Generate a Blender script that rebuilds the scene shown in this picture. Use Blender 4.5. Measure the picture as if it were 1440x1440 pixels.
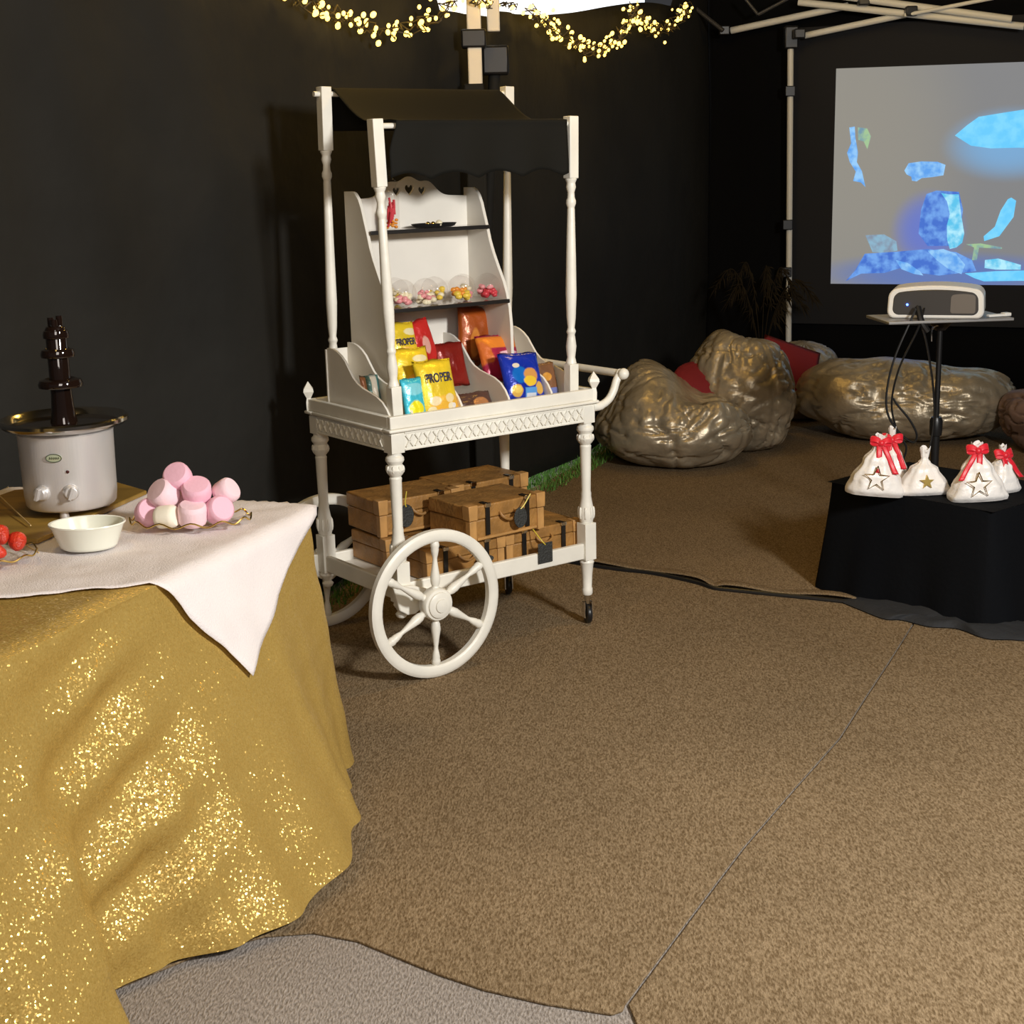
import bpy, bmesh, math, random
from mathutils import Vector, Matrix, noise, Euler
random.seed(7)
for o in list(bpy.data.objects): bpy.data.objects.remove(o)
S = bpy.context.scene
COL = S.collection
PI = math.pi

# ------------------------------------------------------------------ camera, world, lights, exposure
cam_d = bpy.data.cameras.new('camera'); cam = bpy.data.objects.new('camera', cam_d); COL.objects.link(cam)
cam_d.sensor_width = 36; cam_d.sensor_fit = 'HORIZONTAL'; cam_d.lens = 36*2050/1440.0
cam_d.clip_start = .05
_p, _r = .234, -.025
_fw = Vector((0, math.cos(_p), -math.sin(_p))); _u0 = Vector((0, math.sin(_p), math.cos(_p))); _r0 = Vector((1, 0, 0))
_rt = math.cos(_r)*_r0 + math.sin(_r)*_u0; _up = -math.sin(_r)*_r0 + math.cos(_r)*_u0
cam.matrix_world = Matrix(((_rt.x, _up.x, -_fw.x, 0), (_rt.y, _up.y, -_fw.y, 0), (_rt.z, _up.z, -_fw.z, 1.6), (0, 0, 0, 1)))
S.camera = cam
w = bpy.data.worlds.new('world'); S.world = w; w.use_nodes = True
w.node_tree.nodes['Background'].inputs[0].default_value = (.95, .95, 1, 1)
w.node_tree.nodes['Background'].inputs[1].default_value = .04
S.view_settings.view_transform = 'Standard'; S.view_settings.look = 'None'
S.view_settings.gamma = 1; S.view_settings.use_curve_mapping = False
S.view_settings.exposure = 0.0

def light(name, kind, loc, energy, col, size=.3, target=None, spread=None, sizey=None):
    d = bpy.data.lights.new(name, kind); d.energy = energy; d.color = col
    if kind == 'AREA':
        d.size = size
        if sizey: d.shape = 'RECTANGLE'; d.size_y = sizey
        if spread: d.spread = spread
    elif kind == 'POINT': d.shadow_soft_size = size
    o = bpy.data.objects.new(name, d); COL.objects.link(o); o.location = loc
    if target is not None:
        o.rotation_euler = (Vector(target)-Vector(loc)).to_track_quat('-Z', 'Y').to_euler()
    return o
light('tent_work_light', 'AREA', (2.1, 1.3, 2.35), 165, (1, .975, .93), .40, (-.1, 4.3, .6))
light('entrance_light', 'AREA', (.2, -.6, 2.4), 40, (1, .90, .82), 1.4, (.3, 3.0, 0))
light('fairy_glow_left', 'POINT', (-.40, 5.35, 2.62), 16, (1, .60, .12), .12)
light('fairy_glow_right', 'POINT', (.75, 7.4, 2.75), 20, (1, .60, .12), .12)
light('fairy_glow_table', 'POINT', (-1.2, 2.9, 2.75), 22, (1, .66, .22), .15)
light('warm_ceiling_lamp', 'POINT', (1.0, 4.8, 2.9), 34, (1, .58, .10), .2)
light('added_back_light', 'POINT', (2.4, 8.4, 2.8), 8, (1, .66, .2), .15)  # unseen light added to throw the gift table's shadow forward
light('daylight_outside', 'AREA', (-.55, 7.4, .9), 10, (.85, 1, .9), .8, (.15, 7.2, 0))

# ------------------------------------------------------------------ materials
def mat(name, col, rough=.6, metal=0, bump=0, bscale=40, var=0, vscale=6, spec=.5, emit=0, ecol=None, trans=0, alpha=1, stretch=None, coat=0, sheen=0, bdist=.01):
    m = bpy.data.materials.new(name); m.use_nodes = True
    nt = m.node_tree; N = nt.nodes; L = nt.links; b = N['Principled BSDF']
    c4 = tuple(col)+(1,)
    b.inputs['Base Color'].default_value = c4; b.inputs['Roughness'].default_value = rough
    b.inputs['Metallic'].default_value = metal; b.inputs['Specular IOR Level'].default_value = spec
    b.inputs['Coat Weight'].default_value = coat; b.inputs['Sheen Weight'].default_value = sheen
    if emit: b.inputs['Emission Color'].default_value = tuple(ecol or col)+(1,); b.inputs['Emission Strength'].default_value = emit
    if trans: b.inputs['Transmission Weight'].default_value = trans
    if bump or var:
        tc = N.new('ShaderNodeTexCoord'); mp = N.new('ShaderNodeMapping'); L.new(tc.outputs['Object'], mp.inputs[0])
        if stretch: mp.inputs['Scale'].default_value = stretch
    if var:
        nz = N.new('ShaderNodeTexNoise'); nz.inputs['Scale'].default_value = vscale; nz.inputs['Detail'].default_value = 5
        L.new(mp.outputs[0], nz.inputs[0])
        mx = N.new('ShaderNodeMixRGB'); mx.inputs[1].default_value = tuple(max(0, c*(1-var)) for c in col)+(1,)
        mx.inputs[2].default_value = tuple(min(1, c*(1+var)) for c in col)+(1,)
        mr = N.new('ShaderNodeMapRange'); mr.inputs[1].default_value = .35; mr.inputs[2].default_value = .65
        L.new(nz.outputs[0], mr.inputs[0]); L.new(mr.outputs[0], mx.inputs[0]); L.new(mx.outputs[0], b.inputs['Base Color'])
    if bump:
        n2 = N.new('ShaderNodeTexNoise'); n2.inputs['Scale'].default_value = bscale; n2.inputs['Detail'].default_value = 4
        L.new(mp.outputs[0], n2.inputs[0])
        bp = N.new('ShaderNodeBump'); bp.inputs['Strength'].default_value = bump; bp.inputs['Distance'].default_value = bdist
        L.new(n2.outputs[0], bp.inputs['Height']); L.new(bp.outputs[0], b.inputs['Normal'])
    return m

def print_mat(name, base, marks, rough=.28, var=.12):
    """foil packet with flat print: marks = (shape, cx, cz, rx, rz, colour) in object x/z metres"""
    m = mat(name, base, rough, .15, bump=.5, bscale=22, var=var, vscale=14, bdist=.01)
    nt = m.node_tree; N = nt.nodes; L = nt.links; b = N['Principled BSDF']
    src = b.inputs['Base Color'].links[0].from_socket
    tc = N.new('ShaderNodeTexCoord'); sp = N.new('ShaderNodeSeparateXYZ'); L.new(tc.outputs['Object'], sp.inputs[0])
    nz = N.new('ShaderNodeTexNoise'); nz.inputs['Scale'].default_value = 40; L.new(tc.outputs['Object'], nz.inputs[0])
    def M(op, a, c=None):
        n = N.new('ShaderNodeMath'); n.operation = op
        for i, v in enumerate((a, c)):
            if v is None: continue
            if isinstance(v, (int, float)): n.inputs[i].default_value = v
            else: L.new(v, n.inputs[i])
        return n.outputs[0]
    for shp, cx, cz, rx, rz, col in marks:
        dx = M('DIVIDE', M('SUBTRACT', sp.outputs[0], cx), rx); dz = M('DIVIDE', M('SUBTRACT', sp.outputs[2], cz), rz)
        if shp == 'o': d = M('SQRT', M('ADD', M('MULTIPLY', dx, dx), M('MULTIPLY', dz, dz)))
        else: d = M('MAXIMUM', M('ABSOLUTE', dx), M('ABSOLUTE', dz))
        if shp in 'os' and rx > .008: d = M('ADD', d, M('MULTIPLY', M('SUBTRACT', nz.outputs[0], .5), .35))
        mr = N.new('ShaderNodeMapRange'); mr.inputs[1].default_value = 1.08; mr.inputs[2].default_value = .88; L.new(d, mr.inputs[0])
        mx = N.new('ShaderNodeMixRGB'); L.new(mr.outputs[0], mx.inputs[0]); L.new(src, mx.inputs[1]); mx.inputs[2].default_value = tuple(col)+(1,)
        src = mx.outputs[0]
    L.new(src, b.inputs['Base Color'])
    return m

def thin_glass(name, tint=(1, 1, 1), refl=1.0):
    m = bpy.data.materials.new(name); m.use_nodes = True
    nt = m.node_tree; N = nt.nodes; L = nt.links
    for n in list(N): N.remove(n)
    o = N.new('ShaderNodeOutputMaterial'); t = N.new('ShaderNodeBsdfTransparent'); t.inputs[0].default_value = tuple(tint)+(1,)
    g = N.new('ShaderNodeBsdfGlossy'); g.inputs['Roughness'].default_value = .06; f = N.new('ShaderNodeLayerWeight'); f.inputs[0].default_value = .5
    pw = N.new('ShaderNodeMath'); pw.operation = 'POWER'; pw.inputs[1].default_value = 4; L.new(f.outputs['Facing'], pw.inputs[0])
    mm = N.new('ShaderNodeMath'); mm.operation = 'MULTIPLY_ADD'; mm.inputs[1].default_value = .28*refl; mm.inputs[2].default_value = .03; L.new(pw.outputs[0], mm.inputs[0])
    x = N.new('ShaderNodeMixShader'); L.new(mm.outputs[0], x.inputs[0]); L.new(t.outputs[0], x.inputs[1]); L.new(g.outputs[0], x.inputs[2])
    L.new(x.outputs[0], o.inputs[0]); return m

def sequin_mat():
    m = bpy.data.materials.new('gold sequins'); m.use_nodes = True
    nt = m.node_tree; N = nt.nodes; L = nt.links; b = N['Principled BSDF']
    tc = N.new('ShaderNodeTexCoord'); v = N.new('ShaderNodeTexVoronoi'); v.inputs['Scale'].default_value = 300
    L.new(tc.outputs['Object'], v.inputs[0])
    ge = N.new('ShaderNodeNewGeometry')
    sub = N.new('ShaderNodeVectorMath'); sub.operation = 'SUBTRACT'; sub.inputs[1].default_value = (.5, .5, .5); L.new(v.outputs['Color'], sub.inputs[0])
    sc = N.new('ShaderNodeVectorMath'); sc.operation = 'SCALE'; sc.inputs['Scale'].default_value = .66; L.new(sub.outputs[0], sc.inputs[0])
    ad = N.new('ShaderNodeVectorMath'); L.new(ge.outputs['Normal'], ad.inputs[0]); L.new(sc.outputs[0], ad.inputs[1])
    nm = N.new('ShaderNodeVectorMath'); nm.operation = 'NORMALIZE'; L.new(ad.outputs[0], nm.inputs[0])
    L.new(nm.outputs[0], b.inputs['Normal'])
    sx = N.new('ShaderNodeSeparateColor'); L.new(v.outputs['Color'], sx.inputs[0])
    cr = N.new('ShaderNodeMixRGB'); cr.inputs[1].default_value = (.40, .25, .055, 1); cr.inputs[2].default_value = (.70, .50, .16, 1)
    L.new(sx.outputs[0], cr.inputs[0]); L.new(cr.outputs[0], b.inputs['Base Color'])
    b.inputs['Metallic'].default_value = .62; b.inputs['Roughness'].default_value = .24
    # second layer: soft cloth between the sequins
    d = N.new('ShaderNodeBsdfDiffuse'); d.inputs[0].default_value = (.42, .28, .075, 1)
    mx = N.new('ShaderNodeMixShader'); mx.inputs[0].default_value = .5
    L.new(b.outputs[0], mx.inputs[1]); L.new(d.outputs[0], mx.inputs[2]); L.new(mx.outputs[0], N['Material Output'].inputs[0])
    return m

M = {}
M['white'] = mat('white painted wood', (.84, .82, .74), .38, var=.05, vscale=9, bump=.12, bscale=30)
M['white2'] = mat('white board', (.82, .79, .72), .42, var=.03)
M['canvas'] = mat('black tent canvas', (.0135, .0130, .0112), .8, spec=.25, bump=.35, bscale=3, var=.25, vscale=1.3, bdist=.06)
M['canvas_shaded'] = mat('black shaded canvas', (.0035, .0036, .004), .9, spec=.1, bump=.3, bscale=3, bdist=.05)  # darker copy of the canvas, the back wall's shade put into its colour
M['awning'] = mat('black awning cloth', (.0062, .0060, .0045), .8, spec=.2, bump=.12, bscale=300)
M['black'] = mat('black plastic', (.012, .012, .013), .35)
M['blackcloth'] = mat('black cloth', (.0030, .0036, .0050), .9, spec=.12, bump=.2, bscale=60)
M['shelfblack'] = mat('dark shelf edging', (.01, .008, .007), .4)
M['shelftop'] = mat('glossy smoke shelf top', (.30, .26, .22), .12, coat=.5)
M['steel'] = mat('polished steel', (.62, .60, .58), .14, 1)
M['brushed'] = mat('satin silver body', (.70, .68, .67), .36, .5, bump=.05, bscale=200, stretch=(1, 1, .05))
M['choc'] = mat('wet chocolate', (.012, .006, .004), .06, coat=.8)
M['chrome'] = mat('chrome', (.75, .74, .72), .08, 1)
M['cloth'] = mat('white cotton cloth', (.80, .74, .73), .85, bump=.35, bscale=260, var=.03)
M['gold'] = sequin_mat()
M['ceramic'] = mat('white ceramic', (.82, .83, .72), .18, coat=.3)
M['pink'] = mat('pink marshmallow', (.82, .47, .58), .75, bump=.1, bscale=120)
M['cream'] = mat('cream marshmallow', (.88, .82, .68), .75, bump=.1, bscale=120)
M['palepink'] = mat('pale pink marshmallow', (.86, .62, .68), .75, bump=.1, bscale=120)
M['berry'] = mat('red strawberry', (.55, .035, .015), .3, bump=.5, bscale=160, var=.25, vscale=30)
M['leaf'] = mat('green leaf', (.06, .13, .02), .6)
M['stick'] = mat('bamboo', (.62, .44, .20), .5)
M['board'] = mat('gilt brown board', (.30, .18, .035), .35, var=.25, vscale=3, stretch=(1, 6, 1))
M['goldmetal'] = mat('gold metal', (.75, .52, .15), .22, 1)
M['tan'] = mat('tan card case', (.34, .17, .045), .5, bump=.4, bscale=70, var=.22, vscale=18)
M['tanedge'] = mat('tan case corner', (.50, .27, .09), .45, var=.15, vscale=20)
M['strap'] = mat('black leather strap', (.012, .011, .010), .3)
M['tagb'] = mat('charcoal slate tag', (.03, .032, .03), .6, bump=.6, bscale=160)
M['cord'] = mat('gold cord', (.70, .55, .06), .4)
M['bean'] = mat('champagne crushed velvet', (.46, .39, .28), .36, .50, bump=.45, bscale=9, var=.16, vscale=9, bdist=.03)
M['beandark'] = mat('mushroom crushed velvet', (.20, .13, .105), .6, .3, bump=.5, bscale=9, var=.3, vscale=5)
M['redc'] = mat('dark red fabric', (.20, .008, .012), .85)
M['satin'] = mat('white satin', (.88, .85, .82), .35, bump=.5, bscale=14, sheen=.3, bdist=.02)
M['ribbon'] = mat('red satin ribbon', (.72, .012, .03), .4, sheen=.2)
M['pole'] = mat('pale powder coated tube', (.78, .76, .68), .4)
M['polewarm'] = mat('off white tent leg', (.80, .72, .58), .45)
M['screenframe'] = mat('black screen border', (.006, .006, .008), .8)
M['projwhite'] = mat('white projector shell', (.85, .84, .80), .3)
M['projgrille'] = mat('dark grey projector grille', (.055, .052, .05), .3)
M['standgrey'] = mat('grey stand plate', (.34, .34, .34), .4, .4)
M['grass'] = mat('green grass', (.10, .24, .035), .7, var=.4, vscale=30)
M['plume'] = mat('dry dark plume', (.022, .016, .008), .9, spec=.1)
M['bulb'] = mat('lit warm bulb', (1, .72, .25), .4, emit=4.5, ecol=(1, .62, .11))
M['wire'] = mat('bulb wire', (.05, .035, .01), .5)
M['canopyglow'] = mat('backlit white canopy', (.85, .88, .92), .7, emit=1.5, ecol=(.86, .93, 1))
M['sweetred'] = mat('red sweet', (.62, .05, .07), .3)
M['sweetpink'] = mat('pink sweet', (.80, .32, .34), .35)
M['sweetyel'] = mat('yellow sweet', (.86, .62, .08), .3)
M['sweetor'] = mat('orange sweet', (.85, .32, .04), .3)
M['sweetwh'] = mat('pale sweet', (.86, .78, .55), .35)
M['glass'] = thin_glass('clear glass', (.97, .96, .95))
M['clearp'] = thin_glass('clear plastic', (.975, .965, .96))
M['ledblue'] = mat('lit blue led', (.05, .1, 1), .3, emit=12, ecol=(.05, .12, 1))
M['ledred'] = mat('dark red pilot lamp', (.06, .006, .004), .2)
M['badge'] = mat('pale oval badge', (.58, .62, .42), .3, .3)
M['badgeink'] = mat('dark badge ink', (.05, .07, .04), .4)
M['ink'] = mat('black print', (.02, .02, .06), .5)

def carpet(name, c1, c2):
    m = bpy.data.materials.new(name); m.use_nodes = True
    nt = m.node_tree; N = nt.nodes; L = nt.links; b = N['Principled BSDF']; b.inputs['Roughness'].default_value = .95
    b.inputs['Specular IOR Level'].default_value = .1
    tc = N.new('ShaderNodeTexCoord'); mp = N.new('ShaderNodeMapping'); mp.inputs['Rotation'].default_value = (0, 0, .5); mp.inputs['Scale'].default_value = (1, .38, 1)
    L.new(tc.outputs['Object'], mp.inputs[0])
    n1 = N.new('ShaderNodeTexNoise'); n1.inputs['Scale'].default_value = 210; n1.inputs['Detail'].default_value = 3; L.new(mp.outputs[0], n1.inputs[0])
    n2 = N.new('ShaderNodeTexNoise'); n2.inputs['Scale'].default_value = 1.6; n2.inputs['Detail'].default_value = 3; L.new(tc.outputs['Object'], n2.inputs[0])
    mr = N.new('ShaderNodeMapRange'); mr.inputs[1].default_value = .33; mr.inputs[2].default_value = .67; L.new(n1.outputs[0], mr.inputs[0])
    mx = N.new('ShaderNodeMixRGB'); mx.inputs[1].default_value = tuple(c1)+(1,); mx.inputs[2].default_value = tuple(c2)+(1,); L.new(mr.outputs[0], mx.inputs[0])
    m2 = N.new('ShaderNodeMixRGB'); m2.blend_type = 'MULTIPLY'; m2.inputs[0].default_value = .35; L.new(mx.outputs[0], m2.inputs[1]); L.new(n2.outputs[0], m2.inputs[2])
    L.new(m2.outputs[0], b.inputs['Base Color'])
    bp = N.new('ShaderNodeBump'); bp.inputs['Strength'].default_value = .8; bp.inputs['Distance'].default_value = .006
    L.new(n1.outputs[0], bp.inputs['Height']); L.new(bp.outputs[0], b.inputs['Normal'])
    return m
M['carpet'] = carpet('brown carpet', (.165, .108, .054), (.375, .275, .165))
M['carpet2'] = carpet('grey underlay carpet', (.23, .20, .175), (.47, .42, .38))
M['ground'] = mat('dark ground', (.05, .05, .03), .9, var=.4, vscale=8)

# ------------------------------------------------------------------ mesh helpers
class MB:
    def __init__(s): s.v = []; s.f = []
    def add(s, vs, fs, T=None):
        n = len(s.v)
        for p in vs:
            p = Vector(p)
            if T is not None: p = T @ p
            s.v.append(tuple(p))
        for f in fs: s.f.append(tuple(n+i for i in f))
        return s
    def box(s, x0, x1, y0, y1, z0, z1, T=None):
        vs = [(x, y, z) for z in (z0, z1) for x, y in ((x0, y0), (x1, y0), (x1, y1), (x0, y1))]
        return s.add(vs, [(3, 2, 1, 0), (4, 5, 6, 7), (0, 1, 5, 4), (1, 2, 6, 5), (2, 3, 7, 6), (3, 0, 4, 7)], T)
    def lathe(s, prof, seg=20, T=None, caps=True):
        vs = []; fs = []
        for r, z in prof:
            for i in range(seg):
                a = 2*PI*i/seg; vs.append((r*math.cos(a), r*math.sin(a), z))
        for k in range(len(prof)-1):
            for i in range(seg):
                j = (i+1) % seg; fs.append((k*seg+i, k*seg+j, (k+1)*seg+j, (k+1)*seg+i))
        if caps:
            fs.append(tuple(range(seg-1, -1, -1))); fs.append(tuple((len(prof)-1)*seg+i for i in range(seg)))
        return s.add(vs, fs, T)
    def tube(s, pts, r, seg=10, caps=True):
        pts = [Vector(p) for p in pts]; n = len(pts)
        rs = r if isinstance(r, (list, tuple)) else [r]*n
        vs = []; fs = []; prev = None
        for i, p in enumerate(pts):
            t = (pts[min(i+1, n-1)]-pts[max(i-1, 0)]).normalized()
            if prev is None:
                a = Vector((0, 0, 1)) if abs(t.z) < .9 else Vector((1, 0, 0)); x = t.cross(a).normalized()
            else: x = (prev-t*prev.dot(t)).normalized()
            prev = x; y = t.cross(x)
            for k in range(seg):
                an = 2*PI*k/seg; vs.append(p+(x*math.cos(an)+y*math.sin(an))*rs[i])
        for i in range(n-1):
            for k in range(seg):
                j = (k+1) % seg; fs.append((i*seg+k, i*seg+j, (i+1)*seg+j, (i+1)*seg+k))
        if caps: fs.append(tuple(range(seg-1, -1, -1))); fs.append(tuple((n-1)*seg+k for k in range(seg)))
        return s.add(vs, fs)
    def prism(s, poly, t0, t1, axis='x', T=None):
        """poly = 2D outline; extruded along axis from t0 to t1"""
        def P(a, b, t): return (t, a, b) if axis == 'x' else ((a, t, b) if axis == 'y' else (a, b, t))
        n = len(poly); vs = [P(a, b, t0) for a, b in poly]+[P(a, b, t1) for a, b in poly]
        fs = [tuple(range(n-1, -1, -1)), tuple(range(n, 2*n))]+[(i, (i+1) % n, n+(i+1) % n, n+i) for i in range(n)]
        return s.add(vs, fs, T)
    def grid(s, fn, nu, nv, closeu=False, T=None):
        vs = [fn(i/nu, j/nv) for j in range(nv+1) for i in range(nu+(0 if closeu else 1))]
        w_ = nu if closeu else nu+1; fs = []
        for j in range(nv):
            for i in range(nu):
                k = (i+1) % w_ if closeu else i+1
                fs.append((j*w_+i, j*w_+k, (j+1)*w_+k, (j+1)*w_+i))
        return s.add(vs, fs, T)
    def ball(s, c, r, seg=12, rings=8, T=None, sc=(1, 1, 1)):
        c = Vector(c)
        def fn(u, v):
            th = 2*PI*u; ph = PI*v
            return (c.x+r*sc[0]*math.sin(ph)*math.cos(th), c.y+r*sc[1]*math.sin(ph)*math.sin(th), c.z-r*sc[2]*math.cos(ph))
        return s.grid(fn, seg, rings, True, T)
    def mesh(s, name, m, smooth=True, angle=40):
        me = bpy.data.meshes.new(name); me.from_pydata(s.v, [], s.f); me.validate()
        bm = bmesh.new(); bm.from_mesh(me); bmesh.ops.remove_doubles(bm, verts=bm.verts, dist=1e-6)
        bmesh.ops.recalc_face_normals(bm, faces=bm.faces); bm.to_mesh(me); bm.free()
        me.materials.append(m)
        if smooth:
            for p in me.polygons: p.use_smooth = True
            me.set_sharp_from_angle(angle=math.radians(angle))
        return me
    def build(s, name, m, parent=None, smooth=True, bevel=0, loc=None, rot=None, angle=40, solid=0):
        o = bpy.data.objects.new(name, s.mesh(name, m, smooth, angle)); COL.objects.link(o)
        if parent: o.parent = parent
        if loc is not None: o.location = loc
        if rot is not None: o.rotation_euler = rot
        if solid: md = o.modifiers.new('thick', 'SOLIDIFY'); md.thickness = solid; md.offset = 0
        if bevel:
            md = o.modifiers.new('bevel', 'BEVEL'); md.width = bevel; md.segments = 2; md.limit_method = 'ANGLE'
        return o

def tag(o, label, cat, group=None, kind=None):
    if label: o['label'] = label
    if cat: o['category'] = cat
    if group: o['group'] = group
    if kind: o['kind'] = kind
    return o
def thing(name, loc, label, cat, rz=0, group=None, rot=None):
    o = bpy.data.objects.new(name, None); COL.objects.link(o); o.location = loc
    o.rotation_euler = rot if rot else (0, 0, rz); o.empty_display_size = .05
    return tag(o, label, cat, group)
def copy_tree(o, parent=None):
    c = o.copy(); COL.objects.link(c); c.parent = parent
    for ch in list(o.children): copy_tree(ch, c)
    return c
def link_mesh(name, me, parent=None, loc=(0, 0, 0), rot=(0, 0, 0), scale=None):
    o = bpy.data.objects.new(name, me); COL.objects.link(o); o.parent = parent; o.location = loc; o.rotation_euler = rot
    if scale: o.scale = scale
    return o
def bez(p0, p1, p2, p3, n=8):
    out = []
    for i in range(n+1):
        t = i/n; a = (1-t)**3; b = 3*t*(1-t)**2; c = 3*t*t*(1-t); d = t**3
        out.append(tuple(a*x+b*y+c*z+d*w_ for x, y, z, w_ in zip(p0, p1, p2, p3)))
    return out
def smoothpath(pts, n=6):
    out = []
    P = [Vector(p) for p in pts]
    for i in range(len(P)-1):
        a = P[max(i-1, 0)]; b = P[i]; c = P[i+1]; d = P[min(i+2, len(P)-1)]
        for k in range(n):
            t = k/n
            out.append(.5*((2*b)+(c-a)*t+(2*a-5*b+4*c-d)*t*t+(3*b-a-3*c+d)*t**3))
    out.append(P[-1]); return out
def interp(x, tab):
    if x <= tab[0][0]: return tab[0][1]
    for (a, va), (b, vb) in zip(tab, tab[1:]):
        if x <= b:
            t = (x-a)/(b-a); t = t*t*(3-2*t); return va+(vb-va)*t
    return tab[-1][1]
def RZ(a): return Matrix.Rotation(a, 4, 'Z')
def TR(*v): return Matrix.Translation(v)
def fbm(p, sc, seed=0): return noise.fractal(Vector(p)*sc+Vector((seed*7.3, seed*3.1, seed)), 1.0, 2.0, 3)

# ------------------------------------------------------------------ the tent: floor, walls, ceiling
def structure(o): o['kind'] = 'structure'; return o
fl = MB(); fl.box(-5, 5.5, -2.5, 12, -.1, 0)
structure(fl.build('floor', M['carpet2'], smooth=False))
gr = MB(); gr.box(-9, 9, -6, 16, -.25, -.1)
o = gr.build('ground', M['ground'], smooth=False); o['kind'] = 'structure'

wall_path = smoothpath([(1.38, 10.22, 0), (.05, 7.083, 0), (-.93, 4.95, 0), (-1.72, 3.85, 0), (-2.7, 2.6, 0), (-4.2, .6, 0)], 26)
def wall_top(y):
    return interp(y, [(6.3, 3.0), (6.44, 2.24), (6.86, 2.24), (6.92, 2.275), (9.5, 2.53), (9.8, 3.0)])
def hem(y): return .03+.035*(1+math.sin(y*2.1+.6))*(1 if 4.6 < y < 9.6 else .2)
wb = MB(); n = len(wall_path)-1; NZ = 26
def wf(u, v):
    k = u*n; i = min(int(k), n-1); p = wall_path[i].lerp(wall_path[i+1], k-i)
    t = (wall_path[min(i+1, n)]-wall_path[i]).normalized(); nn = Vector((-t.y, t.x, 0))
    z0 = hem(p.y); z = z0+(wall_top(p.y)-z0)*v
    L_ = k*.12
    off = .018*math.sin(L_*2.3+z*.5)+.012*math.sin(L_*6.1+math.sin(z*1.7))*(1-.4*v)+.02*fbm((p.x, p.y, z*.6), .9, 3)
    off += .05*math.exp(-((p.y-6.9)/.35)**2)*(v**3)*math.sin(L_*22)*.35
    q = p+nn*off; return (q.x, q.y, z)
wb.grid(wf, 260, NZ)
structure(wb.build('wall_left', M['canvas'], solid=.004, angle=180))
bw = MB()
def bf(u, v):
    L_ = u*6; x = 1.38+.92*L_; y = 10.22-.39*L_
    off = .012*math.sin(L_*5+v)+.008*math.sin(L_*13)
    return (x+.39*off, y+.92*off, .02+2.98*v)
bw.grid(bf, 120, 8); structure(bw.build('wall_back', M['canvas_shaded'], solid=.004, angle=180))
rw = MB(); rw.grid(lambda u, v: (5.2-.9*u+.02*math.sin(u*30), -1.5+9.9*u, 3*v), 60, 4)
structure(rw.build('wall_right', M['canvas'], solid=.004, angle=180))
ce = MB(); ce.box(-4.3, 5.3, -1.5, 10.4, 3.0, 3.02)
structure(ce.build('ceiling', M['canvas'], smooth=False))

# the white canopy of the next gazebo, daylight coming through it
g = MB(); g.grid(lambda u, v: (-.62+1.55*u*1.02, 6.45+3.65*u*1.02, 1.9+1.2*v+.03*math.sin(u*20)), 40, 4)
o = g.build('canopy_panel', M['canopyglow'], solid=.004, angle=180)
tag(o, 'bright backlit white canopy seen above the black tent wall, top centre', 'canopy')

# carpets
def carpet_piece(name, poly, z, label, wav=.0, th=.006, m=None):
    b = MB(); b.prism(poly, z, z+th, 'z'); o = b.build(name, m or M['carpet'], smooth=False, bevel=.002); tag(o, label, 'carpet'); return o
near = [(-1.30, 2.45), (-.865, 2.60), (-.66, 2.78), (-.55, 2.83), (-.45, 2.84), (-.35, 2.80), (-.259, 2.729), (-.17, 2.66), (-.08, 2.601), (.04, 2.545), (.167, 2.503), (.19, 2.515)]
seam = [(.197, 2.538), (.36, 2.86), (.53, 3.19), (.70, 3.49), (.906, 3.846), (1.06, 4.17), (1.22, 4.50), (1.41, 4.90), (1.33, 5.02)]
strip = [(1.247, 5.10), (1.10, 5.17), (.95, 5.24), (.80, 5.31), (.755, 5.34), (.70, 5.42), (.55, 5.56), (.368, 5.66), (.10, 5.86), (-.05, 6.02), (-.222, 6.2), (-.34, 6.28)]
carpet_piece('carpet', near+seam+strip+[(-.95, 5.1), (-1.5, 4.3), (-2.3, 3.2)], .001, 'brown carpet piece under the white cart, left of the long floor seam')
off = [(x+.006, y-.003) for x, y in seam]
carpet_piece('carpet', [off[0], (.215, 2.45), (.30, 2.30), (.60, 1.9), (4.6, 1.0), (4.6, 3.6), (1.80, 4.70), (1.55, 4.84)]+off[::-1][1:-1], .001, 'brown carpet piece at lower right, right of the long floor seam')
far = [(x+.003, y+.014) for x, y in strip]
carpet_piece('carpet', [(4.3, 3.8), (1.83, 4.76), (1.60, 4.90)]+far+[(-.14, 6.75), (.16, 7.3), (1.36, 10.0), (4.0, 8.9)], .001, 'far brown carpet under the bean bags, behind the dark lifted edge', th=.007)
# lifted wavy edge of the far carpet (its rolled lip)
lip = smoothpath([(x+.005, y+.02, .016+.008*math.sin(i*1.9)) for i, (x, y) in enumerate(strip)], 4)
lm = MB()
def lf(u, v):
    k = u*(len(lip)-1); i = min(int(k), len(lip)-2); p = lip[i].lerp(lip[i+1], k-i)
    return (p.x+.05*v*.4, p.y-.012+.10*v, .022+.006*math.sin(k*.7)-.014*v*v)
lm.grid(lf, 80, 4); o = lm.build('carpet_edge', M['carpet'], solid=.003, angle=180)
tag(o, 'lifted wavy edge of the far carpet, casting a thin dark line across the floor', 'carpet edge')
# black tube added as the shadow line under the lifted carpet edge
shade_tube = MB(); shade_tube.tube(smoothpath([(x, y-.004, .012) for x, y in strip[:-1]], 5), .009, 8)
tag(shade_tube.build('cable', M['black']), 'black strip standing in for the shade along the lifted carpet edge', 'cable')  # no real cable: this object is the added shade strip

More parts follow.
